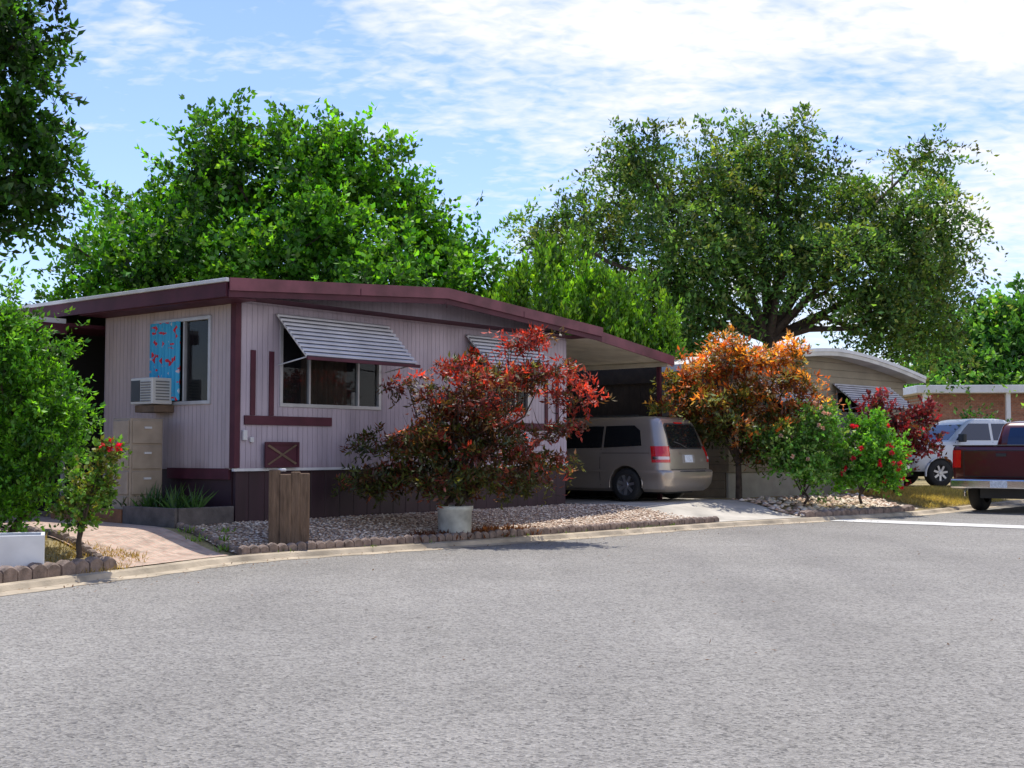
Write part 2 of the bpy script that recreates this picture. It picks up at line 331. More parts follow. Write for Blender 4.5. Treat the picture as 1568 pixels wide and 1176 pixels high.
def inbed2(n):
    t=rng.random(n); A=np.array([kerbpt(i,.3) for i in range(ic,nearest_k(9.3,28)+1)]); f=t*(len(A)-1); i=np.minimum(f.astype(int),len(A)-2); a=A[i]+(A[i+1]-A[i])*(f-i)[:,None]
    return a+np.array([-.66,.75])*(rng.random(n)[:,None]**1.5*1.8)
pebbles('landscape_rocks',inbed2,900,.03,.10,M_peb)
def inleft(n):
    t=rng.random(n); A=np.array([kerbpt(i,.35) for i in range(20,nearest_k(-4.3,13.9))]); i=(t*(len(A)-1)).astype(int); return A[i]+np.array([-.85,.3])*(rng.random(n)[:,None]*1.2)+rng.normal(size=(n,2))*.05
pebbles('bed_stones',inleft,700,.012,.045,M_peb)
def edging(name,pts,h=.13,l=.27,w=.09,m=M_conc2):
    pts=np.array(pts,float); s=np.r_[0,np.cumsum(np.linalg.norm(np.diff(pts,axis=0),axis=1))]; n=int(s[-1]/l); V=[];F=[]
    for i in range(n):
        t0=i*l+.008; t1=(i+1)*l-.008; a=np.array([np.interp(t0,s,pts[:,0]),np.interp(t0,s,pts[:,1])]); b=np.array([np.interp(t1,s,pts[:,0]),np.interp(t1,s,pts[:,1])])
        e=(b-a)/np.linalg.norm(b-a); nn=np.array([-e[1],e[0]])*w/2; z0=h1(*((a+b)/2)); z0=max(z0,.0)-.05; jz=rng.normal()*.008; off=rng.normal()*.008
        m_=7; n0=len(V)
        for k in range(m_):
            u=k/(m_-1); p=a+(b-a)*u; zt=z0+.05+h*(.76+.24*math.sin(math.pi*u))+jz
            for sg in (-1,1):
                q=p+nn*sg+nn*off*10; V.append((q[0],q[1],z0)); V.append((q[0],q[1],zt-.02)); V.append((p[0]+nn[0]*sg*.6,p[1]+nn[1]*sg*.6,zt))
        for k in range(m_-1):
            a0=n0+k*6; b0=a0+6
            F+=[(a0,b0,b0+1,a0+1),(a0+1,b0+1,b0+2,a0+2),(a0+2,b0+2,b0+5,a0+5),(a0+5,b0+5,b0+4,a0+4),(a0+4,b0+4,b0+3,a0+3)]
        for a0 in (n0,n0+6*(m_-1)): F.append((a0,a0+1,a0+2,a0+5,a0+4,a0+3))
    return mk(name,V,F,m)
edging('scalloped_garden_edging',[kerbpt(i,.27) for i in range(ia,ib+1)],.13,.15,.09)
edging('scalloped_garden_edging',[(-3.5,16.15),(-5.2,17.9),(-8.0,20.7)],.09,.15,.08)
edging('stone_block_edging',[kerbpt(i,.27) for i in range(16,nearest_k(-4.25,14.0)+1)],.17,.2,.14)
edging('stone_block_edging',[kerbpt(nearest_k(-4.25,14.0),.32),(-5.2,15.0),(-7,16.8)],.10,.2,.09)
edging('rock_edging',[kerbpt(i,.3) for i in range(ic,nearest_k(9.2,27.8)+1)],.14,.3,.2)

# ------------------------------------------------------------------ main mobile home
A1=math.atan2(.778,.628)
H=empty('mobile_home',(-4.02,18,0),A1)
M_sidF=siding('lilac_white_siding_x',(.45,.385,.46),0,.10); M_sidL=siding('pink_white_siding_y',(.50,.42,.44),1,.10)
M_skirt=siding('maroon_skirting',(.045,.016,.028),0,.3)
zs,ze=1.12,3.56; Wd=8.1; Ln=3.3
def wall_with_hole(name,p,axis,c,thick,u0,u1,z0,z1,holes,m):
    L=[];cur=u0
    def b(ua,ub,za,zb):
        if axis=='x': L.append((ua,ub,c,c+thick,za,zb))
        else: L.append((c,c+thick,ua,ub,za,zb))
    for (a,bb,za,zb) in holes:
        b(cur,a,z0,z1); b(a,bb,z0,za); b(a,bb,zb,z1); cur=bb
    b(cur,u1,z0,z1)
    return boxes(name,p,L,m)
hf=[(.84,2.96,2.07,3.3),(5.15,6.9,2.07,3.3)]
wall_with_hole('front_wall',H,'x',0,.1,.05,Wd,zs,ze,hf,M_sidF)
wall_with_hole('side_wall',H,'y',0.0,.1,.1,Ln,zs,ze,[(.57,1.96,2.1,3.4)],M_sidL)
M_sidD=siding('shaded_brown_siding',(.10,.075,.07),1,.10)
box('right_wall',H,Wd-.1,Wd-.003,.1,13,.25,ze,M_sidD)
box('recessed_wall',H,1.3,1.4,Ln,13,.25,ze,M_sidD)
box('recess_return',H,.05,1.4,Ln,Ln+.1,.25,ze,M_sidF)
box('rear_wall',H,1.4,Wd-.1,12.9,13,.25,ze,M_sidF)
box('skirting_front',H,.05,Wd,.03,.09,.15,zs,M_skirt); box('skirting_side',H,.03,.09,.1,Ln,.15,zs,M_skirt)
box('skirt_cap_front',H,-.02,Wd+.02,-.02,.03,zs-.02,zs+.02,M_offwhite); box('skirt_strip_side',H,-.012,.03,.12,1.6,zs-.14,zs+.02,M_maroon)
box('corner_post',H,-.03,.07,-.035,.08,zs+.03,ze,M_maroon,.004)
box('corner_board',H,-.015,.0,.10,.22,zs+.03,ze,M_sidL)
def gable(name,p,x0,x1,y0,y1,ze,zr,th,mr,mf,ms):
    xm=(x0+x1)/2
    mk(name+'_deck',[(x0,y0,ze),(xm,y0,zr),(x1,y0,ze),(x0,y1,ze),(xm,y1,zr),(x1,y1,ze),(x0,y0,ze-.03),(xm,y0,zr-.03),(x1,y0,ze-.03),(x0,y1,ze-.03),(xm,y1,zr-.03),(x1,y1,ze-.03)],
       [(0,1,4,3),(1,2,5,4),(6,9,10,7),(7,10,11,8),(0,6,7,1),(1,7,8,2),(3,4,10,9),(4,5,11,10),(0,3,9,6),(2,8,11,5)],mr,p)
    for k,(yo,th2,mm,dz) in enumerate(((0,th,mf,0),(.03,th*.6,ms,-th+.01))):
        yy=y0-.02+yo; V=[]
        for (x,z) in ((x0-.02,ze),(xm,zr),(x1+.02,ze)):
            V+=[(x,yy,z+.022+dz),(x,yy,z+.012+dz-th2),(x,yy+.02,z+.012+dz-th2),(x,yy+.02,z+.022+dz)]
        F=[]
        for i in range(2):
            for j in range(4): F.append((i*4+j,(i+1)*4+j,(i+1)*4+(j+1)%4,i*4+(j+1)%4))
        F+=[(0,1,2,3),(8,11,10,9)]
        mk(name+('_rake_fascia' if k==0 else '_rake_shadow_board'),V,F,mm,p)
M_roof=mat('grey_roof_coating',(.3,.29,.29),.7,2,.15)
gable('roof',H,-.5,Wd+.5,-.5,13.4,3.80,4.12,.17,M_roof,M_fascia,M_maroon)
box('eave_gutter',H,-.58,-.522,-.5,13.4,3.765,3.82,M_offwhite,.01)
box('eave_fascia',H,-.55,-.505,-.46,13.4,3.56,3.762,M_maroon)
box('soffit_side',H,-.49,.0,-.44,Ln,3.545,3.565,M_maroon); 
mk('soffit_front',[(-.48,-.46,3.6),(Wd+.45,-.46,3.6),(Wd+.45,.02,3.6),(-.48,.02,3.6)],[(0,1,2,3)],M_maroon,H)
mk('gable_panel',[(0,.02,3.5),(Wd,.02,3.5),(Wd,.02,3.78),(Wd/2,.02,4.08),(0,.02,3.78)],[(0,1,2,3,4)],M_sidF,H)
for q in (2.0,4.0,6.1): box('fascia_joint',H,q,q+.012,-.526,-.521,3.80,3.82+.1,M_maroon)
tubes('roof_vents',[([(5.5,3,3.9),(5.5,3,4.3)],[.05,.05])],M_offwhite,H)
tr=[(.27,.36,1.92,2.88),(.62,.71,1.92,2.88)]
L=[(a,b,-.022,-.002,z0,z1) for a,b,z0,z1 in tr]+[(.16,1.88,-.026,-.002,1.78,1.915)]
L+=[(Wd-b,Wd-a,-.022,-.002,z0,z1) for a,b,z0,z1 in tr]+[(Wd-1.88,Wd-.1,-.026,-.002,1.78,1.915)]
boxes('trim_strips',H,L,M_maroon,.003)
M_frame=mat('aluminium_frame',(.45,.45,.47),.4,5,.1,metal=.3)
M_curt=mat('tan_curtain',(.13,.085,.055),.9,4,.3)
def butterfly():
    m,nt,b=nodes_of('blue_print_curtain'); tc=N(nt,'ShaderNodeTexCoord'); vo=N(nt,'ShaderNodeTexVoronoi'); vo.inputs['Scale'].default_value=8; vo.distance='MANHATTAN'
    nt.links.new(tc.outputs['Object'],vo.inputs['Vector']); sep=N(nt,'ShaderNodeSeparateColor'); nt.links.new(vo.outputs['Color'],sep.inputs[0])
    spot=ramp(nt,vo.outputs['Distance'],[(.42,(1,1,1)),(.48,(0,0,0))])
    cc=ramp(nt,sep.outputs[0],[(0,(.7,.03,.04)),(.7,(.65,.03,.06)),(.75,(.75,.75,.8)),(1,(.05,.35,.6))])
    mx=N(nt,'ShaderNodeMixRGB'); nt.links.new(spot,mx.inputs[0]); mx.inputs[1].default_value=(.06,.42,.68,1); nt.links.new(cc,mx.inputs[2]); nt.links.new(mx.outputs[0],b.inputs['Base Color'])
    b.inputs['Roughness'].default_value=.9; return m
M_bfly=butterfly()
def curtain(name,p,axis,c,u0,u1,z0,z1,m):
    n=60;V=[];F=[]
    for i in range(n+1):
        u=u0+(u1-u0)*i/n; o=c+.025*math.sin(i*.9)+.01*math.sin(i*2.3)
        for z in (z0,z1): V.append((u,o,z) if axis=='x' else (o,u,z))
    for i in range(n): F.append((2*i,2*i+2,2*i+3,2*i+1))
    return mk(name,V,F,m,p,smooth=True)
def windowx(p,x0,x1,z0,z1,nm):
    e=.045
    boxes(nm+'_frame',p,[(x0-.01,x1+.01,-.02,.06,z0-.01,z0+e),(x0-.01,x1+.01,-.02,.06,z1-e,z1+.01),(x0-.01,x0+e,-.018,.06,z0+e,z1-e),(x1-e,x1+.01,-.018,.06,z0+e,z1-e),
      (x0+(x1-x0)*.27,x0+(x1-x0)*.27+.035,-.01,.05,z0+e,z1-e),(x0+(x1-x0)*.76,x0+(x1-x0)*.76+.035,-.01,.05,z0+e,z1-e)],M_frame,.004)
    mk(nm+'_glass',[(x0,.03,z0),(x1,.03,z0),(x1,.03,z1),(x0,.03,z1)],[(0,1,2,3)],M_glassw,p)
    mk(nm+'_room',[(x0,.7,z0),(x1,.7,z0),(x1,.7,z1),(x0,.7,z1),(x0,.1,z0),(x1,.1,z0),(x1,.1,z1),(x0,.1,z1)],[(0,1,2,3),(0,4,5,1),(3,2,6,7),(0,3,7,4),(1,5,6,2)],M_dark,p)
windowx(H,.84,2.96,2.07,3.3,'front_window'); windowx(H,5.15,6.9,2.07,3.3,'front_window_right')
curtain('curtain',H,'x',.22,1.45,2.4,2.1,3.28,M_curt); curtain('curtain_left',H,'x',.2,.86,1.05,2.1,3.28,mat('dark_curtain',(.06,.035,.03),.9)); curtain('curtain_right_window',H,'x',.22,5.3,6.6,2.1,3.28,M_curt)
box('window_ornament',H,2.42,2.50,.08,.13,2.12,2.34,M_white,.02)
e=.045; y0,y1,z0,z1=.57,1.96,2.1,3.4
boxes('side_window_frame',H,[(-.03,.06,y0-.01,y1+.01,z0-.01,z0+e),(-.03,.06,y0-.01,y1+.01,z1-e,z1+.01),(-.028,.06,y0-.01,y0+e,z0+e,z1-e),(-.028,.06,y1-e,y1+.01,z0+e,z1-e),(-.02,.05,1.20,1.235,z0+e,z1-e)],M_frame,.004)
mk('side_window_glass',[(.03,y0,z0),(.03,y1,z0),(.03,y1,z1),(.03,y0,z1)],[(0,1,2,3)],M_glassw,H)
mk('side_window_room',[(.7,y0,z0),(.7,y1,z0),(.7,y1,z1),(.7,y0,z1),(.1,y0,z0),(.1,y1,z0),(.1,y1,z1),(.1,y0,z1)],[(0,1,2,3),(0,4,5,1),(3,2,6,7),(0,3,7,4),(1,5,6,2)],M_dark,H)
curtain('blue_curtain',H,'y',-.055,1.26,2.0,2.16,3.36,M_bfly)
AC=empty('air_conditioner',(0,0,0)); AC.parent=H
M_ac=mat('ac_cream_plastic',(.58,.58,.56),.5,5,.08)
box('ac_case',AC,-.42,-.06,1.42,1.98,2.10,2.50,M_ac,.015)
boxes('ac_louvres',AC,[(-.435,-.42,1.46,1.70,2.14+i*.04,2.16+i*.04) for i in range(8)],mat('ac_grille',(.2,.2,.21),.6))
boxes('ac_front_panel',AC,[(-.432,-.421,1.73,1.95,2.14,2.46)],mat('ac_dark_grille',(.05,.06,.07),.6),.003)
boxes('ac_side_vents',AC,[(-.36,-.12,1.412,1.42,2.16+i*.045,2.18+i*.045) for i in range(7)],mat('ac_grille2',(.2,.2,.2),.6))
box('ac_bracket',AC,-.36,-.005,1.45,1.95,1.98,2.09,M_wood,.01)
M_aw=mat('slatted_aluminium_awning',(.50,.50,.55),.5,3,.15)
M_awb=mat('awning_gap_shade',(.12,.12,.15),.6,3,.15)  # dark colour for the shade between awning slats
def awning(nm,p,x0,x1,zt,out,drop,n=10):
    V=[];F=[]
    for i in range(n):
        a=i/n; b=(i+.66)/n
        ya=-.03-out*a; yb=-.03-out*b; za=zt-drop*a; zb=zt-drop*b+.025
        k=len(V); V+=[(x0,ya,za),(x1,ya,za),(x1,yb,zb),(x0,yb,zb),(x0,ya,za-.006),(x1,ya,za-.006),(x1,yb,zb-.006),(x0,yb,zb-.006),(x0,yb,zb-.03),(x1,yb,zb-.03)]
        F+=[tuple(k+q for q in f) for f in ((0,3,2,1),(4,5,6,7),(0,4,7,3),(1,2,6,5),(3,7,6,2),(7,6,9,8))]
    mk(nm,V,F,M_aw,p)
    mk(nm+'_under_slats',[(x0+.01,-.03,zt-.035),(x1-.01,-.03,zt-.035),(x1-.01,-.03-out,zt-drop-.03),(x0+.01,-.03-out,zt-drop-.03)],[(0,1,2,3)],M_awb,p)  # plain sheet below the slats, painted dark as shade in their gaps
    boxes(nm+'_edge',p,[(x0-.01,x1+.01,-.03-out*1.02-.02,-.03-out*1.0,zt-drop-.05,zt-drop+.0)],M_maroon,.004)
    tubes(nm+'_arms',[([(x0+.05,-.03,zt-drop-.1),(x0+.05,-out*.98,zt-drop)],[.01,.01]),([(x1-.05,-.03,zt-drop-.1),(x1-.05,-out*.98,zt-drop)],[.01,.01]),([(x0+.02,-.03,zt-.02),(x0+.02,-out,zt-drop)],[.012,.012]),([(x1-.02,-.03,zt-.02),(x1-.02,-out,zt-drop)],[.012,.012])],M_offwhite,p,6)
awning('window_awning',H,.72,3.1,3.46,.70,.68); awning('window_awning_right',H,5.05,7.0,3.46,.70,.68)
CR=empty('wooden_crate_lid'); CR.parent=H
box('crate_panel',CR,.52,1.14,-.07,-.04,1.16,1.52,M_maroon); boxes('crate_rim',CR,[(.50,1.16,-.09,-.071,1.15,1.19),(.50,1.16,-.09,-.071,1.49,1.53),(.50,.54,-.09,-.071,1.19,1.49),(1.12,1.16,-.09,-.071,1.19,1.49)],M_maroon)
mk('crate_brace',[(.54,-.085,1.20),(.58,-.085,1.19),(1.12,-.085,1.48),(1.08,-.085,1.49),(.54,-.083,1.47),(.58,-.083,1.49),(1.12,-.083,1.21),(1.08,-.083,1.19)],[(0,1,2,3),(4,7,6,5)],M_wood,CR)
boxes('outlet_box',H,[(.12,.20,-.05,-.003,1.55,1.70),(.26,.33,-.04,-.003,1.52,1.60)],M_offwhite,.01)
FC=empty('filing_cabinet',(-.55,1.35,0)); FC.parent=H
M_cab=mat('beige_metal',(.33,.27,.21),.5,5,.15)
box('cabinet_body',FC,-.28,.28,0,.45,.3,1.88,M_cab,.01)
for i in range(4):
    z=.38+i*.375; box('drawer_%d'%i,FC,-.25,.25,-.02,-.001,z,z+.34,M_cab,.008); box('handle_%d'%i,FC,-.06,.06,-.04,-.021,z+.22,z+.25,M_offwhite)
    box('side_drawer_%d'%i,FC,-.30,-.281,.03,.42,z,z+.34,M_cab,.008)
box('porch_roof',H,-1.9,-.6,Ln+.2,12,3.42,3.50,M_offwhite); box('porch_fascia',H,-1.9,-1.87,Ln+.18,12,3.25,3.42,M_maroon); box('porch_front_fascia',H,-1.87,-.6,Ln+.17,Ln+.2,3.25,3.42,M_maroon)
box('porch_ceiling_fill',H,-.6,1.3,Ln+.2,12,3.38,3.44,M_maroon)
boxes('porch_posts',H,[(-1.85,-1.77,y,y+.08,.3,3.3) for y in (Ln+.3,6.5,9.5)],M_maroon)
boxes('screen_door_frame',H,[(-.9,-.84,Ln+.9,Ln+.96,.3,3.1),(-.2,-.14,Ln+.9,Ln+.96,.3,3.1),(-.84,-.2,Ln+.9,Ln+.96,3.04,3.1),(-.84,-.2,Ln+.9,Ln+.96,1.5,1.56)],M_frame,.01)
box('porch_shade_sheet',H,-1.8,1.3,Ln+1.3,Ln+1.4,.2,3.38,mat('porch_shade_black',(.02,.018,.018),.9))  # near-black sheet stands in for the shade inside the porch
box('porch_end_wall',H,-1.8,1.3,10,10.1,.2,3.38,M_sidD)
# carport
zc0,zc1=3.66,3.34; s0,s1=Wd+.02,11.35
V=[];F=[]; n=44
for i in range(n*2+1):
    s=s0+(s1-s0)*i/(2*n); z=zc0+(zc1-zc0)*i/(2*n)-.05*(i%2)
    V+=[(s,-.42,z),(s,13,z)]
for i in range(2*n): F.append((2*i,2*i+2,2*i+3,2*i+1))
mk('carport_roof',V,F,M_cream,H)
mk('carport_fascia',[(s0+.4,-.48,zc0+.10),(s1,-.48,zc1+.08),(s1,-.48,zc1-.12),(s0+.4,-.48,zc0-.10),(s0+.4,-.45,zc0+.10),(s1,-.45,zc1+.08),(s1,-.45,zc1-.12),(s0+.4,-.45,zc0-.10)],BF,M_fascia,H)
M_shadesid=siding('shade_dark_siding',(.02,.017,.015),0,.2)  # carport shade put into this near-black siding colour
M_fence=mat('shade_dark_fence',(.03,.022,.016),.9,5,.3,.4,30)  # fence colour kept near black to carry the carport's shade
box('carport_beam',H,s1-.16,s1-.06,-.4,13,zc1-.14,zc1-.055,M_cream)
boxes('carport_posts',H,[(s1-.15,s1-.07,-.2,-.12,.3,zc1-.14)],M_maroon)
box('added_dark_wall',H,8.15,11.9,5.6,5.7,.2,3.5,M_shadesid)  # added wall that keeps the back of the carport dark
boxes('added_dark_fence',H,[(s1+.55,s1+.59,.3+i*.15,.3+i*.15+.145,.25,3.05+.04*math.sin(i*2.1)) for i in range(37)],M_fence)  # added fence, closes the open side so the carport stays dark
box('added_dark_fence_top',H,s1+.5,s1+.545,.3,5.85,2.9,3.32,M_fence)  # added dark strip closing the gap above the fence
boxes('storage_shelves',H,[(8.2,8.7,3.0,5,.3,2.0)],M_shadesid,.01)
PB=empty('raised_planter',(0,0,0)); PB.parent=H
M_gw=mat('grey_timber',(.11,.095,.09),.9,6,.3,.5,30); M_bw=mat('brown_timber',(.22,.10,.05),.9,6,.3,.5,30)
boxes('planter_boards',PB,[(-.98,-.93,.05,1.3,.28,.60),(-.93,.02,0.02,.07,.28,.60)],M_gw,.01); boxes('planter_boards_brown',PB,[(-.985,-.93,1.32,3.2,.28,.55)],M_bw,.01)
box('planter_soil',PB,-.93,.0,.07,3.2,.25,.52,M_dark)

zb=h1(-3.05,17.0)
TS=empty('timber_post',(-3.05,17.05,zb),math.radians(8))
M_ts=mat('cracked_timber',(.17,.115,.08),.95,9,.3,.9,20,stretch=(2.5,2.5,.4),spec=.15)
for i,(a,b,hh_,yo) in enumerate(((-.275,-.12,1.06,.01),(-.125,.03,1.0,-.01),(.022,.15,1.03,.0),(.14,.275,1.01,.01))): box('timber_%d'%i,TS,a,b,-.10+yo,.10+yo,-.1,hh_,M_ts,.018,3)
box('timber_core',TS,-.26,.26,-.07,.07,-.1,.96,M_ts)
box('post_cap',TS,-.16,-.04,-.05,.06,1.035,1.075,M_offwhite,.02)
def lathe(name,prof,m,parent,n=32):
    V=[];F=[]
    for (r,z) in prof:
        for k in range(n): a=2*math.pi*k/n; V.append((r*math.cos(a),r*math.sin(a),z))
    for i in range(len(prof)-1):
        for k in range(n): k2=(k+1)%n; F.append((i*n+k,i*n+k2,(i+1)*n+k2,(i+1)*n+k))
    F.append(tuple(range(n)[::-1])); F.append(tuple((len(prof)-1)*n+k for k in range(n)))
    return mk(name,V,F,m,parent,smooth=False)
PT=empty('plant_pot',(-.88,19.15,h1(-.88,19.15)-.01))
o=lathe('pot_body',[(.235,0),(.25,.02),(.265,.40),(.285,.41),(.285,.47),(.25,.47),(.245,.42),(.0,.40)],mat('white_glazed_pot',(.62,.62,.56),.6,5,.3),PT)
for pg in o.data.polygons: pg.use_smooth=len(pg.vertices)==4
PW=empty('square_planter',(-5.3,13.35,h1(-5.3,13.35)),.35)
boxes('planter_walls',PW,[(-.28,.28,-.28,-.24,0,.42),(-.28,.28,.24,.28,0,.42),(-.28,-.24,-.24,.24,0,.42),(.24,.28,-.24,.24,0,.42)],M_white,.006); box('planter_soil',PW,-.24,.24,-.24,.24,.02,.36,M_dark)

# ------------------------------------------------------------------ vehicles
def interp(tab,z,k): 
    zs_=[t[0] for t in tab]; return float(np.interp(z,zs_,[t[k] for t in tab]))
def outline(x0,x1,w,r,ns=10,nc=6):
    r=min(r,w*.95,(x1-x0)*.45); P=[]
    def arc(cx,cy,a0):
        for i in range(nc+1): a=a0+math.pi/2*i/nc; P.append((cx+r*math.cos(a),cy+r*math.sin(a)))
    arc(x1-r,w-r,0)
    for i in range(1,ns): P.append((x1-r+(x0+r-x1+r)*i/ns,w))
    arc(x0+r,w-r,math.pi/2)
    for i in range(1,4): P.append((x0,(w-r)*(1-i/2)))
    arc(x0+r,-w+r,math.pi)
    for i in range(1,ns): P.append((x0+r+(x1-r-x0-r)*i/ns,-w))
    arc(x1-r,-w+r,math.pi*1.5)
    for i in range(1,4): P.append((x1,(-w+r)*(1-i/2)))
    return P
def layered(name,tab,m,p,wheels=None,wr=.39):
    import bmesh
    V=[];F=[]
    for t in tab:
        for (x,y) in outline(t[1],t[2],t[3],t[4]): V.append((x,y,t[0]))
    n=len(V)//len(tab)
    for i in range(len(tab)-1):
        for k in range(n): k2=(k+1)%n; F.append((i*n+k,i*n+k2,(i+1)*n+k2,(i+1)*n+k))
    F.append(tuple(range(n)[::-1])); F.append(tuple((len(tab)-1)*n+k for k in range(n)))
    o=mk(name,V,F,m,p)
    if wheels:
        o.parent=None
        V=[];F=[];ns=28
        for wx in wheels:
            for sy in (-1,1):
                n0=len(V)
                for yy in (sy*.55,sy*1.3):
                    for k in range(ns): a=2*math.pi*k/ns; V.append((wx+wr*math.cos(a),yy,.34+wr*math.sin(a)))
                F+=[(n0+k,n0+(k+1)%ns,n0+ns+(k+1)%ns,n0+ns+k) for k in range(ns)]; F.append(tuple(n0+k for k in range(ns))[::-1]); F.append(tuple(n0+ns+k for k in range(ns)))
        c=mk('cutter',V,F,m)
        for q in (c,o):
            bm=bmesh.new(); bm.from_mesh(q.data); bmesh.ops.recalc_face_normals(bm,faces=bm.faces); bm.to_mesh(q.data); bm.free()
        md=o.modifiers.new('w','BOOLEAN'); md.operation='DIFFERENCE'; md.object=c; md.solver='EXACT'
        dg=bpy.context.evaluated_depsgraph_get(); me=bpy.data.meshes.new_from_object(o.evaluated_get(dg)); o.modifiers.clear(); o.data=me
        bpy.data.objects.remove(c); o.parent=p
    o.data.shade_smooth() if hasattr(o.data,'shade_smooth') else None
    try: o.data.set_sharp_from_angle(angle=math.radians(32))
    except Exception: pass
    return o
def sidepanel(name,tab,pts,sy,off,m,p):
    P=[]
    for i in range(len(pts)):
        a=pts[i];b=pts[(i+1)%len(pts)]
        for k in range(6): t=k/6; P.append((a[0]+(b[0]-a[0])*t,a[1]+(b[1]-a[1])*t))
    cx=sum(q[0] for q in P)/len(P); cz=sum(q[1] for q in P)/len(P)
    f=lambda x,z:(x,sy*(interp(tab,z,3)+off),z)
    V=[f(cx,cz)]+[f(cx+(x-cx)*.5,cz+(z-cz)*.5) for x,z in P]+[f(x,z) for x,z in P]; n=len(P)
    F=[(0,1+i,1+(i+1)%n) for i in range(n)]+[(1+i,1+n+i,1+n+(i+1)%n,1+(i+1)%n) for i in range(n)]
    return mk(name,V,F,m,p)
def endpanel(name,tab,y0,y1,z0,z1,rear,off,m,p,taper=0.0,nz=10,round_=.0):
    V=[];F=[]; k=1 if rear else 2; sg=-1 if rear else 1
    for i in range(nz+1):
        z=z0+(z1-z0)*i/nz; t=i/nz; sh=taper*t+round_*(max(0,abs(t-.5)*2-.8)*5)**2
        for j in range(9):
            y=(y0+sh)+((y1-sh)-(y0+sh))*j/8; V.append((interp(tab,z,k)+sg*off,y,z))
    for i in range(nz):
        for j in range(8): F.append((i*9+j,i*9+j+1,(i+1)*9+j+1,(i+1)*9+j))
    return mk(name,V,F,m,p)
def cornerpanel(name,tab,z0,z1,sy,m,p,off=.008,yin=.06,xin=.16,rear=True,nz=8):
    V=[];F=[];nc=10
    for i in range(nz+1):
        z=z0+(z1-z0)*i/nz; x0=interp(tab,z,1) ;w=interp(tab,z,3)+off; r=interp(tab,z,4)+off
        xx=x0-off if rear else interp(tab,z,2)+off
        s=1 if rear else -1
        pts=[(xx,w-r-yin)]+[(xx+s*(r-r*math.cos(a)),w-r+r*math.sin(a)) for a in np.linspace(0,math.pi/2,nc)]+[(xx+s*(r+xin),w)]
        V+=[(x,y*sy,z) for x,y in pts]
    n=nc+2
    for i in range(nz):
        for j in range(n-1): F.append((i*n+j,i*n+j+1,(i+1)*n+j+1,(i+1)*n+j))
    return mk(name,V,F,m,p,smooth=True)
M_rimsh=mat('rim_shadow',(.06,.06,.06),.5)
def wheel(nm,p,x,y,R=.34,w=.22,rimR=.22):
    e=empty(nm,(x,y,R)); e.parent=p; sg=1 if y>0 else -1
    n=36
    prof=[(rimR,w*.5),(R*.86,w*.5),(R*.97,w*.42),(R,w*.25),(R,-w*.25),(R*.97,-w*.42),(R*.86,-w*.5),(rimR,-w*.5)]
    V=[];F=[]
    for r,yy in prof:
        for k in range(n): a=2*math.pi*k/n; V.append((r*math.cos(a),yy,r*math.sin(a)))
    for i in range(len(prof)-1):
        for k in range(n): k2=(k+1)%n; F.append((i*n+k,i*n+k2,(i+1)*n+k2,(i+1)*n+k))
    mk('tyre',V,F,M_rub,e,smooth=True)
    V=[];F=[]
    pr=[(rimR,w*.48),(rimR*.93,w*.46),(rimR*.9,w*.28),(.0001,w*.28)]
    for r,yy in pr:
        for k in range(n): a=2*math.pi*k/n; V.append((r*math.cos(a),yy*sg,r*math.sin(a)))
    for i in range(len(pr)-1):
        for k in range(n): k2=(k+1)%n; F.append((i*n+k,i*n+k2,(i+1)*n+k2,(i+1)*n+k))
    mk('rim_barrel',V,F,M_rimsh,e,smooth=True)
    V=[];F=[]
    for s in range(7):
        a=2*math.pi*s/7+.3; c,sn=math.cos(a),math.sin(a); n0=len(V)
        for (r,hw,yy) in ((.03,.03,w*.42),(rimR*.97,.026,w*.46),(.03,.03,w*.30),(rimR*.97,.026,w*.32)):
            for q in (-1,1): V.append((r*c-q*hw*sn,yy*sg,r*sn+q*hw*c))
        F+=[tuple(n0+k for k in f) for f in ((0,1,3,2),(4,6,7,5),(0,2,6,4),(1,5,7,3),(2,3,7,6),(0,4,5,1))]
    n0=len(V)
    for r,yy in ((.06,w*.44),(.05,w*.47)):
        for k in range(16): a=2*math.pi*k/16; V.append((r*math.cos(a),yy*sg,r*math.sin(a)))
    F+=[(n0+k,n0+(k+1)%16,n0+16+(k+1)%16,n0+16+k) for k in range(16)]+[tuple(n0+16+k for k in range(16))]
    mk('rim_spokes',V,F,M_rim,e)
M_tail=mat('tail_light_red',(.60,.008,.012),.15,5,.1,coat=1); M_plate=mat('licence_plate',(.62,.66,.72),.5,30,.25)
M_van=mat('beige_metallic_paint',(.44,.38,.32),.32,2,.05,metal=.6,coat=.7); M_blk=mat('black_plastic',(.03,.03,.03),.6)
vz=h1(2.2,25.6)+.03
VAN=empty('minivan',(2.92+.61+.17,24.8+.76+.12,vz),math.atan2(.628,-.778))
vt=[(.20,.14,4.9,.84,.15),(.26,.05,5.03,.93,.2),(.36,-.02,5.1,.965,.24),(.52,-.05,5.13,.985,.26),(.60,-.05,5.13,.99,.26),(.635,-.02,5.12,.985,.26),(.65,.045,5.11,.985,.24),(.80,.055,5.04,.99,.24),(.93,.075,4.8,.975,.24),(1.03,.10,4.42,.95,.24),(1.09,.125,4.25,.925,.24),(1.35,.215,3.83,.86,.24),(1.56,.30,3.45,.80,.22),(1.66,.36,3.25,.755,.22),(1.72,.45,3.05,.69,.2),(1.75,.62,2.8,.58,.2),(1.765,.95,2.4,.36,.2)]
layered('body',vt,M_van,VAN,wheels=[.98,4.05],wr=.40)
M_rev=mat('reverse_lens',(.7,.6,.6),.2,5,.1)
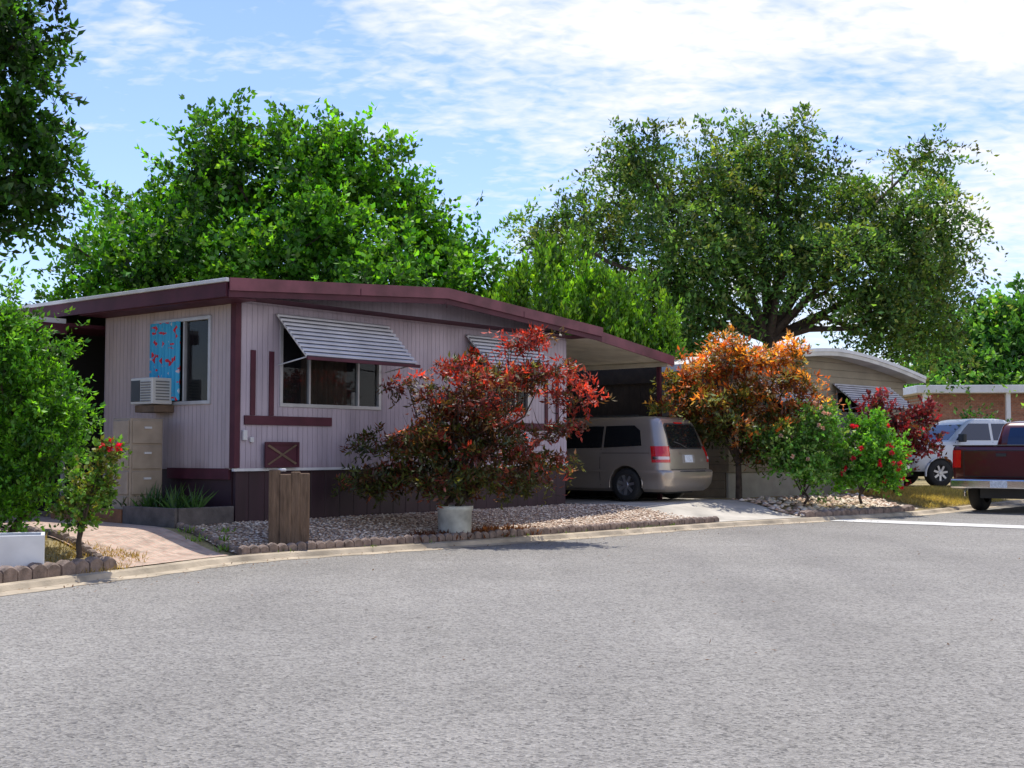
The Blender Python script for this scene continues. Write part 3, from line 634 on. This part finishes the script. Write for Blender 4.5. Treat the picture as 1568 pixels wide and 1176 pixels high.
for sy in (1,-1):
    sidepanel('rear_quarter_glass',vt,[(.62,1.14),(1.55,1.10),(1.56,1.55),(.86,1.56),(.70,1.45)],sy,.006,M_glassc,VAN)
    sidepanel('sliding_door_glass',vt,[(1.60,1.10),(2.75,1.08),(2.72,1.55),(1.61,1.55)],sy,.006,M_glassc,VAN)
    sidepanel('front_door_glass',vt,[(2.82,1.08),(3.95,1.06),(3.5,1.40),(3.28,1.54),(2.79,1.55)],sy,.006,M_glassc,VAN)
    sidepanel('moulding',vt,[(1.45,.60),(3.6,.60),(3.6,.66),(1.45,.66)],sy,.012,M_van,VAN)
    for xs in (1.6,2.8): sidepanel('door_gap',vt,[(xs,.32),(xs+.012,.32),(xs+.012,1.08),(xs,1.08)],sy,.004,M_blk,VAN)
    sidepanel('door_gap_h',vt,[(.4,.985),(1.58,.985),(1.58,.995),(.4,.995)],sy,.004,M_blk,VAN)
    for xs in (1.75,2.95): sidepanel('door_handle',vt,[(xs,.90),(xs+.2,.90),(xs+.2,.945),(xs,.945)],sy,.02,M_van,VAN)
    cornerpanel('tail_light',vt,.80,1.13,sy,M_tail,VAN,yin=.02,xin=.03)
    cornerpanel('tail_light_white',vt,.86,.92,sy,M_rev,VAN,off=.012,yin=.0,xin=-.14)
    cornerpanel('head_light',vt,.62,.8,sy,mat('head_lens',(.6,.6,.62),.1,5,.05),VAN,rear=False)
    box('mirror',VAN,3.85,4.02,.93*sy if sy>0 else -1.13,1.13 if sy>0 else -.93,1.08,1.24,M_van,.03)
    box('roof_rail',VAN,.9,2.9,sy*.60-.015,sy*.60+.015,1.755,1.785,M_blk,.008)
    pts=[(.98+.405*math.cos(t),sy*.965,.34+.405*math.sin(t)) for t in np.linspace(-.15,math.pi+.15,20)]
    tubes('wheel_arch_lip',[(pts,[.018]*20)],M_van,VAN,6)
endpanel('glass_border',vt,-.66,.66,1.07,1.61,True,.004,M_blk,VAN,taper=.07,round_=.06)
endpanel('rear_glass',vt,-.62,.62,1.10,1.58,True,.008,M_glassc,VAN,taper=.07,round_=.06)
endpanel('hatch_gap',vt,-.70,.70,.655,.665,True,.004,M_blk,VAN)
endpanel('plate_recess',vt,-.25,.25,.78,.97,True,.004,mat('van_shade',(.30,.27,.24),.5),VAN)
endpanel('plate_chrome_bar',vt,-.30,.30,.975,1.01,True,.02,M_van,VAN)
endpanel('licence_plate',vt,-.155,.155,.80,.95,True,.012,M_plate,VAN)
endpanel('bumper_step',vt,-.5,.5,.605,.625,True,.006,M_blk,VAN)
box('high_brake_light',VAN,.31,.36,-.15,.15,1.60,1.63,M_tail)
tubes('rear_wiper',[([(.09,.0,1.08),(.13,.2,1.17),(.16,.42,1.22)],[.012,.01,.006])],M_blk,VAN,5)
endpanel('windshield',vt,-.72,.72,1.12,1.60,False,.008,M_glassc,VAN,taper=.06)
box('underbody',VAN,.3,4.8,-.55,.55,.16,.6,M_blk)
for i,(wx,wy) in enumerate(((.98,.86),(.98,-.86),(4.05,.86),(4.05,-.86))): wheel('wheel_%d'%i,VAN,wx,wy)
def pickup(loc,rz,paint,lower,s=1.0,tint=None):
    g=tint or M_glassc
    T=empty('pickup_truck',loc,rz); T.scale=(s,s,s)
    bt=[(.50,.03,2.05,.92,.08),(.56,.0,2.1,.96,.09),(.85,.0,2.1,.985,.09),(1.2,.0,2.1,.975,.09),(1.27,.01,2.09,.965,.08),(1.30,.03,2.08,.94,.07)]
    layered('bed',bt,paint,T,wheels=[1.15],wr=.43)
    box('bed_cavity',T,.08,2.02,-.86,.86,1.301,1.304,M_blk)
    boxes('bed_rails',T,[(.02,2.08,.88,.96,1.302,1.325),(.02,2.08,-.96,-.88,1.302,1.325),(.0,.06,-.86,.86,1.305,1.325)],M_blk,.008)
    ct=[(.42,2.14,5.2,.90,.1),(.52,2.13,5.35,.96,.2),(.80,2.13,5.42,.985,.22),(1.0,2.13,5.40,.98,.22),(1.12,2.13,5.30,.96,.22),(1.18,2.13,4.9,.93,.2),(1.22,2.13,4.15,.91,.14),(1.5,2.18,3.86,.84,.14),(1.72,2.26,3.60,.79,.14),(1.80,2.36,3.48,.74,.14),(1.84,2.55,3.3,.6,.12)]
    layered('cab',ct,paint,T,wheels=[4.5],wr=.43)
    hl=mat('head_lens',(.65,.65,.68),.1,5,.05)
    for sy in (1,-1):
        sidepanel('door_glass',ct,[(2.95,1.25),(4.0,1.25),(3.72,1.55),(3.55,1.70),(2.95,1.70)],sy,.006,g,T)
        sidepanel('rear_door_glass',ct,[(2.32,1.25),(2.87,1.25),(2.87,1.70),(2.42,1.70)],sy,.006,g,T)
        for xs in (2.9,4.02): sidepanel('door_gap',ct,[(xs,.5),(xs+.012,.5),(xs+.012,1.2),(xs,1.2)],sy,.004,M_blk,T)
        sidepanel('rocker',ct,[(2.2,.44),(4.0,.44),(4.0,.62),(2.2,.62)],sy,.008,lower,T)
        sidepanel('door_handle',ct,[(3.0,1.08),(3.18,1.08),(3.18,1.12),(3.0,1.12)],sy,.02,M_blk,T)
        cornerpanel('tail_light',bt,.88,1.22,sy,M_tail,T,yin=.10,xin=.02)
        cornerpanel('head_light',ct,.82,1.02,sy,hl,T,rear=False)
        a,b=(.95,1.2) if sy>0 else (-1.2,-.95); box('mirror',T,3.85,3.97,a,b,1.2,1.42,M_blk,.03)
        for wx in (1.15,4.5):
            pts=[(wx+.46*math.cos(t),sy*.985,.34+.46*math.sin(t)) for t in np.linspace(-.1,math.pi+.1,18)]
            tubes('wheel_arch',[(pts,[.03]*18)],lower,T,6)
    endpanel('rear_window',ct,-.62,.62,1.33,1.70,True,.01,g,T,taper=.04)
    endpanel('tailgate_panel',bt,-.74,.74,.70,1.22,True,.004,M_blk,T); endpanel('tailgate_face',bt,-.725,.725,.715,1.205,True,.012,paint,T)
    endpanel('tailgate_inset',bt,-.45,.45,.85,1.08,True,.016,paint,T); box('tailgate_handle',T,-.035,-.017,-.1,.1,1.10,1.16,M_blk,.006)
    box('rear_bumper',T,-.20,-.01,-.95,.95,.48,.66,M_chrome,.03); box('bumper_step_pad',T,-.19,-.03,-.5,.5,.661,.668,M_blk); box('licence_plate',T,-.212,-.202,-.16,.16,.50,.64,M_plate)
    box('front_bumper',T,5.38,5.52,-.93,.93,.46,.68,M_chrome,.03); endpanel('grille',ct,-.55,.55,.74,1.04,False,.012,M_blk,T)
    endpanel('windshield',ct,-.72,.72,1.26,1.68,False,.008,g,T,taper=.04)
    box('underbody',T,.2,5.1,-.5,.5,.28,.62,M_blk)
    for i,(wx,wy) in enumerate(((1.15,.84),(1.15,-.84),(4.5,.84),(4.5,-.84))): wheel('wheel_%d'%i,T,wx,wy,R=.38,w=.26,rimR=.22)
    return T
M_red=mat('dark_red_paint',(.075,.004,.008),.3,2,.05,metal=.1,coat=.8); M_wt=mat('white_truck_paint',(.72,.73,.75),.3,2,.03,coat=.6)
M_tint=glassmat('blue_tinted_glass',(.01,.03,.09))
pickup((10.1+.80,28-.33,.004),math.atan2(.76,.65),M_red,M_chrome,1.15,M_tint)
pickup((17.1,38.4,.33),math.atan2(-.22,-.97),M_wt,M_wt,1.1,M_tint)

# ------------------------------------------------------------------ neighbour home
H2=empty('neighbour_mobile_home',(4.86,27.9,0),math.atan2(.7,.714))
M_s2=siding('tan_siding_x',(.32,.27,.19),2,.18); M_s2b=siding('tan_siding_y',(.30,.25,.18),2,.18)
W2=8.0
wall_with_hole('front_wall',H2,'x',0,.1,0,W2,.9,3.2,[(1.3,2.6,1.9,2.9),(4.6,7.0,1.7,2.9)],M_s2)
box('left_wall',H2,0,.1,.1,14,.2,3.2,M_s2b); box('right_wall',H2,W2-.1,W2,.1,14,.2,3.2,M_s2b); box('back_wall',H2,.1,W2-.1,13.9,14,.2,3.2,M_s2)
box('skirting',H2,.02,W2-.02,.02,.08,.1,.9,mat('pale_skirting',(.36,.33,.28),.7))
xs=np.linspace(-.4,W2+.4,25); zr=3.38+.50*(1-np.abs((xs-W2/2)/(W2/2+.4))**1.6)
V=[];F=[]
for x,z in zip(xs,zr): V+=[(x,-.45,z),(x,14.3,z),(x,-.45,z-.16),(x,14.3,z-.16)]
for i in range(24):
    a=4*i; F+=[(a,a+4,a+5,a+1),(a+2,a+3,a+7,a+6),(a,a+2,a+6,a+4)]
F+=[(0,1,3,2),(96,98,99,97)]
mk('curved_roof',V,F,mat('white_metal_roof',(.60,.58,.54),.5,2,.2),H2)
V=[];F=[]
for x,z in zip(xs,zr): V+=[(x,-.47,z+.02),(x,-.47,z-.06),(x,-.451,z-.06),(x,-.451,z+.02)]
for i in range(24):
    for j in range(4): F.append((4*i+j,4*i+4+j,4*i+4+(j+1)%4,4*i+(j+1)%4))
mk('roof_edge_trim',V,F,M_white,H2)
mk('gable_fill',[(x,.01,z-.05) for x,z in zip(xs,zr)]+[(W2,.01,3.15),(0,.01,3.15)],[tuple(range(27))],M_s2,H2)
for (a,b,c) in ((1.3,2.6,1.9),(4.6,7.0,1.7)): windowx(H2,a,b,c,2.9,'window')
awning('window_awning',H2,4.4,7.2,3.08,.75,.6); awning('window_awning_left',H2,1.1,2.8,3.05,.65,.55)
H3=empty('brick_building',(17.6,53,0),math.radians(-4))
M_bk=brickmat('red_brick',(.42,.17,.11),(.48,.22,.14),(.4,.33,.28),3.0,.5,.2,.02,0,True)
wall_with_hole('front_wall',H3,'x',0,.25,0,24,.2,3.8,[(6,9,1.2,2.8),(14,17,1.2,2.8)],M_bk)
box('side_wall',H3,0,.25,.25,10,.2,3.8,M_bk); boxes('dark_windows',H3,[(6,9,.1,.14,1.2,2.8),(14,17,.1,.14,1.2,2.8)],M_glassc,0); box('roof_slab',H3,-.5,24.5,-.9,10.4,3.82,4.15,M_white,.02); boxes('white_posts',H3,[(x,x+.18,-.75,-.57,.3,3.82) for x in (-.2,3.2,8,13,18,23)],M_white)

# ------------------------------------------------------------------ trees & plants
def L3(lst,y,yr=.5,flat=.85):
    out=[]
    for q in lst: 
        x,z,r=q[:3]; yo=q[3] if len(q)>3 else rng.uniform(-yr,yr)
        out.append((x,y+yo,z,r,r,r*flat))
    return out
G1=[(.045,.16,.008),(.07,.22,.012),(.11,.30,.014),(.035,.11,.008),(.15,.36,.018)]
T1=empty('mulberry_tree')
lt=L3([(-5.96,8.1,1.8),(-8.15,8.1,1.2),(-4.8,9.1,.85),(-7.6,9.2,.8),(-6.3,9.4,.75),(-3.6,8.2,1.15),(-2.6,7.0,1.1),(-1.6,6.1,1.05),(-9.6,7.1,1.05),(-10.4,5.9,.9),(-8.5,6.3,1.6),(-5.6,6.2,2.0),(-3.4,5.5,1.5),(-7,4.8,1.6),(-9.5,5.0,1.2),(-1.5,4.8,1.2),(-4.5,4.4,1.5),(-10.2,4.6,1.1)],32,1.5)
tubes('trunk_and_limbs',limbs((-6,32.3,.2),(-6,32.2,2.6),lt,.26),M_bark,T1)
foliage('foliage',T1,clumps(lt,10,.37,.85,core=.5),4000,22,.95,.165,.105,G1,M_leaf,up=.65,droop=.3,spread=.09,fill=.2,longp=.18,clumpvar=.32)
T2=empty('elm_tree')
G2=[(.07,.16,.03),(.10,.20,.04),(.05,.11,.025),(.14,.26,.05),(.17,.22,.05)]
le=L3([(6.9,10.3,1.25),(8.3,10.7,1.1),(3.7,10.0,1.0),(3.5,8.6,1.5),(1.3,7.9,1.0),(5.5,8.4,1.7),(8.4,8.6,1.8),(10.7,9.3,1.1),(12.4,10.1,.7),(11.8,8.0,1.35),(13.2,7.3,1.0),(10.4,6.8,1.7),(12.4,6.0,1.1),(5.8,6.5,1.7),(3.9,6.3,1.2),(10.9,5.3,1.0),(5.2,4.9,1.2),(12.9,5.0,.7),(1.9,6.5,.9),(8.0,7.0,1.0)],38,1.8,.85)
tubes('trunk_and_limbs',limbs((8.1,38,.2),(7.9,38,4.9),le,.25),M_bark,T2)
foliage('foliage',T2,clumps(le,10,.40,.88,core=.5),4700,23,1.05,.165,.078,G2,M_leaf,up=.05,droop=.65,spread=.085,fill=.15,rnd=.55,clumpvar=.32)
T3=empty('arborvitae_hedge')
G3=[(.08,.19,.010),(.12,.27,.015),(.05,.13,.010),(.18,.36,.02)]
lc=[(.6,31,4.3,.85,1,2.1),(1.5,31.3,4.5,.95,1,2.0),(2.3,31,4.1,.9,1,1.8),(3.1,31.2,3.5,.85,1,1.8),(3.7,31,3.0,.65,.8,1.6),(-.2,31.2,3.8,.9,1,1.8),(-.9,31.4,3.1,.9,1,1.7),(1.2,30.7,2.5,1.4,1,1.8),(2.8,30.8,2,1.3,1,1.5)]
tubes('trunk',[([(x,y,.2),(x,y,z)],[.12,.04]) for (x,y,z,_,_,_) in lc],M_bark,T3)
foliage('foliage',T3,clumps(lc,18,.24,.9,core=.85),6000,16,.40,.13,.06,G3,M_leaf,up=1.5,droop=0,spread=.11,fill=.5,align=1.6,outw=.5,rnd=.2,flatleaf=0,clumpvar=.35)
T4=empty('ash_tree')
la=[(-6.95,17,6.9,.55,.6,.5),(-6.75,17,5.95,.55,.6,.45),(-6.45,17,5.35,.45,.5,.35),(-6.75,17,4.8,.5,.5,.35),(-7.6,17,5.9,1,.9,.9),(-7.7,17,7.2,1,.9,.9),(-8.2,17.4,8.4,1.2,1.1,.9),(-9.2,17.6,6.5,1.3,1.3,1.3),(-7.5,17,4.9,.7,.7,.6)]
tubes('trunk_and_limbs',limbs((-9.2,17.8,.2),(-9.0,17.7,4.2),la,.2),M_bark,T4)
foliage('foliage',T4,clumps(la,9,.45,.75,core=.6),1500,20,.40,.13,.065,[(.035,.12,.010),(.06,.19,.015),(.025,.08,.008)],M_leaf,up=.0,droop=.5,fill=.2)
T5=empty('green_shrub')
lg=L3([(-6.0,2.7,.40),(-5.75,2.3,.46),(-5.5,1.95,.36),(-5.9,1.6,.55),(-5.4,1.45,.34),(-5.75,.95,.42),(-6.4,2.1,.6),(-6.25,1.0,.55),(-5.4,1.75,.26),(-6.15,2.95,.32)],14.7,.25,.9)
tubes('stems',limbs((-5.8,14.9,.2),(-5.8,14.9,.7),lg,.05),M_bark,T5)
foliage('foliage',T5,clumps(lg,7,.45,.8,core=.55),2200,16,.24,.065,.032,[(.065,.19,.008),(.10,.27,.014),(.035,.12,.008),(.15,.36,.02)],M_leaf,up=.5,droop=.2,fill=.3,clumpvar=.35,longp=.18)
def flowers(name,parent,pts,r,col,m=M_redleaf):
    P=[];D=[];S=[];C=[]
    for p in pts:
        for k in range(16):
            d=unit(rng.normal(size=3)+np.array([0,-.3,.5])); P.append(np.array(p)+d*r*.1); D.append(d); S.append(unit(np.cross(d,rng.normal(size=3)))); C.append(np.array(col)*rng.uniform(.6,1.2))
    leafobj(name,np.array(P),np.array(D),np.array(S),r,r*.9,np.clip(np.array(C),0,1),m,parent)
def bush(name,lobes,base,nsh,K,slen,ll,lw,cols,flw=None,fr=.07,fcol=(.6,.01,.03),nf=20,m=M_leaf,stem=.03,**k):
    E=empty(name); tubes('stems',limbs(base,(base[0],base[1],base[2]+.3),lobes,stem),M_bark,E)
    foliage('foliage',E,clumps(lobes,6,.42,.8),nsh,K,slen,ll,lw,cols,m,**k)
    if flw is not None:
        pts=[]
        for i in range(nf):
            l=lobes[rng.integers(len(lobes))]; d=unit(rng.normal(size=3)+np.array([0,-1.2,.4])); pts.append((l[0]+d[0]*l[3]*1.25,l[1]+d[1]*l[4]*1.25,l[2]+d[2]*l[5]*1.25))
        flowers('blossoms',E,pts,fr,fcol)
    return E
RB=bush('rose_bush',[(-4.52,14,1.38,.15,.15,.13),(-4.68,14,1.02,.2,.2,.16),(-4.82,14,.65,.2,.2,.16),(-4.97,14.1,.8,.16,.16,.16),(-4.6,14,1.2,.12,.14,.12)],(-4.85,14,.2),210,12,.15,.06,.04,[(.09,.2,.02),(.13,.27,.03),(.16,.17,.03)],fill=.3)
flowers('red_blooms',RB,[(-4.48,13.85,1.50),(-4.40,13.9,1.44),(-4.56,13.85,1.45),(-4.48,13.8,1.42)],.055,(.65,.01,.06))
def mcol(cx,zl,zh,pal,wts):
    pal=np.array(pal)
    def f(st,sc):
        t=np.clip((st[:,2]-zl)/(zh-zl)+rng.normal(size=len(st))*.26+(st[:,0]-cx)*.07,0,.999)
        i=(t*len(pal)).astype(int); return pal[i]*(rng.uniform(.55,1.4,size=(len(st),1)))
    return f
T6=empty('japanese_maple')
lm=[(-1.62,19.3,1.5,.7,.6,.24),(-.85,19.2,2.15,.65,.6,.24),(-.05,19.3,2.55,.6,.6,.24),(.55,19.3,2.62,.5,.5,.20),(.3,19.3,3.12,.38,.4,.16),(-1.45,19.1,1.0,.75,.6,.20),(-2.2,19.1,.95,.42,.4,.16),(-.3,19.2,1.45,.65,.7,.24),(.50,19.3,1.25,.45,.4,.14),(-1.65,19.3,2.45,.3,.35,.14),(-.8,19.4,2.72,.36,.4,.16),(-.8,18.9,1.0,.6,.5,.28),(-.5,19.5,1.85,.65,.8,.26),(.98,19.4,2.2,.38,.4,.15),(-1.0,19.6,1.6,.7,.7,.26),(.1,19.3,.95,.5,.5,.16),(.75,19.3,1.75,.3,.3,.12)]
tubes('trunk_and_limbs',limbs((-.75,19.35,.25),(-.72,19.3,.75),lm,.055)+limbs((-.85,19.4,.25),(-.95,19.4,.7),lm[:6],.045),M_bark,T6)
foliage('foliage',T6,clumps(lm,9,.34,.95,.42),1850,12,.21,.105,.038,[(1,1,1)],M_redleaf,up=.1,droop=.35,fill=.2,flat=.45,spread=.18,align=.5,flatleaf=1.2,clumpvar=.35,
  cfun=mcol(-.6,.5,3.4,[(.08,.11,.018),(.15,.08,.025),(.08,.11,.02),(.20,.065,.035),(.13,.10,.022),(.27,.065,.04),(.12,.09,.02),(.34,.05,.03),(.42,.05,.022)],None))
T7=empty('japanese_maple')
lm2=[(4.3,27.1,3.25,.6,.6,.28),(5.25,27.2,3.4,.7,.6,.28),(5.0,27,2.6,.9,.8,.35),(3.95,26.8,2.4,.6,.6,.28),(6.05,27,2.9,.45,.5,.22),(4.6,26.9,1.9,.7,.7,.32),(5.7,27,1.9,.6,.7,.3),(3.65,27,2.85,.35,.5,.2),(5.3,26.9,1.35,.4,.5,.22),(6.0,27.1,3.6,.4,.4,.18),(6.5,27.1,2.45,.35,.4,.16),(4.75,27,3.7,.35,.35,.16)]
tubes('trunk_and_limbs',limbs((4.95,27.2,.25),(4.95,27.2,1.2),lm2,.07),M_bark,T7)
foliage('foliage',T7,clumps(lm2,8,.40,.98,.45),1250,13,.29,.125,.052,[(1,1,1)],M_redleaf,up=.2,droop=.3,fill=.2,flat=.4,spread=.2,flatleaf=1.2,clumpvar=.4,
  cfun=mcol(5,1.2,3.9,[(.08,.13,.02),(.11,.14,.022),(.22,.10,.025),(.13,.18,.025),(.34,.13,.025),(.20,.20,.025),(.48,.15,.02),(.58,.32,.03)],None))
bush('rose_bush',[(5.9,26.3,1.3,.45,.45,.35),(6.4,26.4,1.75,.45,.45,.35),(5.6,26.3,1.6,.35,.35,.3),(6.3,26.3,.95,.45,.45,.35),(6.9,26.6,1.2,.35,.4,.3),(6.6,26.4,2.1,.35,.35,.3)],(6.2,26.5,.25),800,14,.26,.085,.055,[(.09,.22,.03),(.14,.32,.05),(.20,.32,.08)],flw=1,fr=.055,fcol=(.6,.5,.4),nf=12,fill=.3)
bush('rose_bush',[(7.4,26.8,1.5,.45,.45,.35),(7.9,27,1.2,.45,.45,.4),(7.2,26.8,1.0,.4,.4,.35),(8.3,27.3,1.4,.35,.4,.3),(7.7,26.9,1.8,.35,.4,.3),(8.2,27.2,.8,.3,.3,.3)],(7.6,27.1,.25),850,14,.26,.085,.055,[(.08,.24,.02),(.12,.32,.03),(.17,.38,.045)],flw=1,fr=.07,fcol=(.65,.03,.06),nf=26,fill=.3)
bush('purple_leaf_plum',[(9.2,30.2,1.9,.5,.5,.4),(9.8,30.5,1.5,.5,.5,.4),(9.0,30,1.2,.5,.5,.4),(10.0,30.6,2.2,.3,.35,.25),(8.8,30,2.4,.3,.35,.3)],(9.4,30.5,.3),520,13,.32,.11,.065,[(.18,.02,.03),(.09,.018,.02),(.28,.03,.04),(.12,.06,.02)],m=M_redleaf,stem=.05,fill=.25,up=.6)
bush('garden_shrub',[(8.6,32.3,1.1,.7,.5,.5),(14,46,1.6,2,1,1.2),(17,47,1.5,2,1,1.2)],(9,32.5,.3),900,14,.4,.12,.07,[(.03,.09,.012),(.05,.14,.02)],fill=.3)
def straps(name,pts,n,l,w,col,spreadup=1.0):
    E=empty(name); P=[];D=[]
    for p in pts:
        for k in range(n): P.append(np.array(p)+rng.normal(size=3)*[.06,.06,0]); D.append(unit(np.array([rng.normal()*.6,rng.normal()*.6,spreadup])))
    P=np.array(P);D=np.array(D);S=unit(np.cross(D,rng.normal(size=D.shape))); C=np.array(col)*rng.uniform(.6,1.4,size=(len(P),1))
    leafobj('blades',P,D,S,l*rng.uniform(.5,1.2,size=len(P)),w,C,M_leaf,E); return E
cs=math.cos(A1);sn=math.sin(A1)
def toW(x,y): return (-4.02+x*cs-y*sn,18+x*sn+y*cs)
pp=[(*toW(-.75+.5*rng.random(),y),.5) for y in np.linspace(.2,3.0,18)]
straps('strap_leaf_plant',pp,26,.42,.035,(.05,.12,.03),.9)
def gpts(n,cx,cy,sx,sy,ang=0):
    out=[]
    for i in range(n):
        x=rng.uniform(-sx,sx);y=rng.uniform(-sy,sy); out.append((cx+x*math.cos(ang)-y*math.sin(ang),cy+x*math.sin(ang)+y*math.cos(ang)))
    z=hh(np.array([o[0] for o in out]),np.array([o[1] for o in out])); return [(o[0],o[1],zz) for o,zz in zip(out,z) if zz>0]
straps('dry_grass',gpts(1600,10.6,31.8,2.8,1.1,.9),9,.13,.012,(.52,.42,.18),1.2)
straps('dry_weeds',gpts(200,-5.2,14.3,.8,.9),10,.10,.01,(.34,.24,.09),1)
straps('green_weeds',[(-3.9,16.8,h1(-3.9,16.8)),(-4.2,16.6,h1(-4.2,16.6)),(-4.0,17.3,h1(-4,17.3)),(-3.75,16.3,h1(-3.75,16.3)),(-4.4,17.0,h1(-4.4,17))],25,.12,.02,(.15,.28,.03),1)
straps('red_brown_groundcover',gpts(70,-.6,19.2,1.3,.25,.78),12,.14,.04,(.16,.06,.03),.9)
straps('kerb_weeds',[(*kerbpt(i,.1+.1*rng.random()),.06) for i in rng.integers(ia,ib,14)],6,.07,.012,(.12,.2,.04),1)
T8=empty('shade_tree')
l8=L3([(22,6.4,2.2),(24.5,7.2,2.0),(27,7.8,2.4),(29.5,7,2.8),(21,4.8,1.8),(24.5,5,2.6),(28,5,3),(32,6,3)],60,1.5)
tubes('trunk_and_limbs',limbs((26,60,.2),(26,60,2.6),l8,.3),M_bark,T8)
foliage('foliage',T8,clumps(l8,10,.38,.8,core=.7),2400,16,1.0,.30,.2,[(.08,.21,.03),(.13,.30,.04),(.05,.15,.025)],M_leaf,up=.5,droop=.2,fill=.4)
DT=empty('distant_trees')
ld=[(x,85+rng.uniform(-6,6),rng.uniform(2,4),rng.uniform(2.5,4),3,rng.uniform(2,3)) for x in np.arange(-60,75,4)]
tubes('trunks',[([(l[0],l[1],.2),(l[0],l[1],l[2])],[.25,.1]) for l in ld],M_bark,DT)
foliage('foliage',DT,ld,5000,10,1.2,.6,.45,G1,M_leaf,up=.4,fill=.4)
BH=empty('back_hedge')
lb=[(x,y,1.5,1.4,1,1.3) for x,y in ((-2,36),(0,36.5),(2,37),(4,37.5),(-12,24),(-13.5,25),(-11.5,27),(-14,22),(-9.5,23.5),(-11,22))]
tubes('stems',[([(l[0],l[1],.2),(l[0],l[1],l[2])],[.08,.04]) for l in lb],M_bark,BH)
foliage('foliage',BH,lb,2200,14,.5,.16,.1,G1,M_leaf,fill=.4)
def litter():
    n=420;t=rng.integers(15,nearest_k(9,27),n);P=np.array([[*kerbpt(i,-abs(rng.normal())*.5-.05),.012] for i in t]);P[:,0]+=rng.normal(size=n)*.1
    m2=130; Q=np.stack([rng.uniform(-3,9,m2),rng.uniform(8,22,m2),np.full(m2,.008)],1); Q=Q[sdist(Q[:,0],Q[:,1])<-.3]; P=np.concatenate([P,Q]); n=len(P)
    D=unit(rng.normal(size=(n,3))*[1,1,.15]+[0,0,.1]);S=unit(np.cross(D,[0,0,1])); C=np.array([(.12,.06,.03)])*rng.uniform(.5,2,size=(n,1))
    E=empty('fallen_leaves'); leafobj('leaves',P,D,S,.04*rng.uniform(.5,1.2,size=n),.02,C,M_leaf,E)
litter()
# ------------------------------------------------------------------ light, sky, camera
el,az=math.radians(68),math.radians(-6)
ts=Vector((math.sin(az)*math.cos(el),math.cos(az)*math.cos(el),math.sin(el)))
sl=bpy.data.lights.new('sun','SUN'); sl.energy=5; sl.angle=math.radians(.5); sl.color=(1,.96,.87)
so=bpy.data.objects.new('sun',sl); so.rotation_euler=ts.to_track_quat('Z','Y').to_euler(); COL.objects.link(so)
w=bpy.data.worlds.new('World'); scene.world=w; w.use_nodes=True; nt=w.node_tree; bg=nt.nodes['Background']; bg.inputs[1].default_value=.125
sky=N(nt,'ShaderNodeTexSky'); sky.sky_type='NISHITA'; sky.sun_disc=False; sky.sun_elevation=el; sky.sun_rotation=az; sky.dust_density=.3; sky.ozone_density=2.5; sky.air_density=1.1
tc=N(nt,'ShaderNodeTexCoord'); sp=N(nt,'ShaderNodeSeparateXYZ'); nt.links.new(tc.outputs['Generated'],sp.inputs[0])
az_=N(nt,'ShaderNodeMath',operation='ADD'); az_.inputs[1].default_value=.22; nt.links.new(sp.outputs[2],az_.inputs[0])
cmb=N(nt,'ShaderNodeCombineXYZ')
for i in (0,1):
    d=N(nt,'ShaderNodeMath',operation='DIVIDE'); nt.links.new(sp.outputs[i],d.inputs[0]); nt.links.new(az_.outputs[0],d.inputs[1]); nt.links.new(d.outputs[0],cmb.inputs[i])
def wn(scale,detail,rough,sc=(1,1,1),rot=0,dist=0):
    mp=N(nt,'ShaderNodeMapping'); mp.inputs['Scale'].default_value=sc; mp.inputs['Rotation'].default_value=(0,0,rot); nt.links.new(cmb.outputs[0],mp.inputs[0])
    n=N(nt,'ShaderNodeTexNoise'); n.inputs['Scale'].default_value=scale; n.inputs['Detail'].default_value=detail; n.inputs['Roughness'].default_value=rough; n.inputs['Distortion'].default_value=dist; nt.links.new(mp.outputs[0],n.inputs['Vector']); return n.outputs['Fac']
def M2(op,a,b):
    n=N(nt,'ShaderNodeMath',operation=op)
    for i,v in enumerate((a,b)):
        if isinstance(v,(int,float)): n.inputs[i].default_value=v
        else: nt.links.new(v,n.inputs[i])
    return n.outputs[0]
big=wn(1.9,5,.55,(1,1.2,1),.5); rip=wn(26,3,.5,(1,1.6,1),-.5,.4); wis=wn(6,6,.6,(1,1.8,1),.9,.5)
dens=M2('ADD',M2('MULTIPLY',big,1.5),M2('ADD',M2('MULTIPLY',rip,.5),M2('MULTIPLY',wis,.45)))
zc=M2('MINIMUM',sp.outputs[2],.32)
dens=M2('ADD',dens,M2('ADD',M2('MULTIPLY',sp.outputs[0],.50),M2('MULTIPLY',zc,.95)))
dens=M2('SUBTRACT',dens,M2('MULTIPLY',M2('MAXIMUM',M2('SUBTRACT',sp.outputs[2],.40),0.0),1.8))
dens=M2('MULTIPLY',dens,.5)
cl=ramp(nt,dens,[(.68,(0,0,0)),(.77,(.5,.5,.5)),(.87,(1,1,1))])
tn=N(nt,'ShaderNodeMixRGB',blend_type='MULTIPLY'); tn.inputs[0].default_value=1; nt.links.new(sky.outputs[0],tn.inputs[1]); tn.inputs[2].default_value=(1.30,1.30,1.62,1)
mx=N(nt,'ShaderNodeMixRGB'); nt.links.new(cl,mx.inputs[0]); nt.links.new(tn.outputs[0],mx.inputs[1]); mx.inputs[2].default_value=(8.5,8.55,8.7,1)
nt.links.new(mx.outputs[0],bg.inputs[0])
cam=bpy.data.cameras.new('camera'); co=bpy.data.objects.new('camera',cam); COL.objects.link(co); scene.camera=co
cam.sensor_width=36; cam.lens=1900/1568*36; cam.clip_end=3000; cam.clip_start=.1
co.location=(0,0,1.4); co.rotation_euler=(math.radians(90)+math.atan(102/1900),0,0)
scene.view_settings.view_transform='Standard'; scene.view_settings.look='None'; scene.view_settings.exposure=0
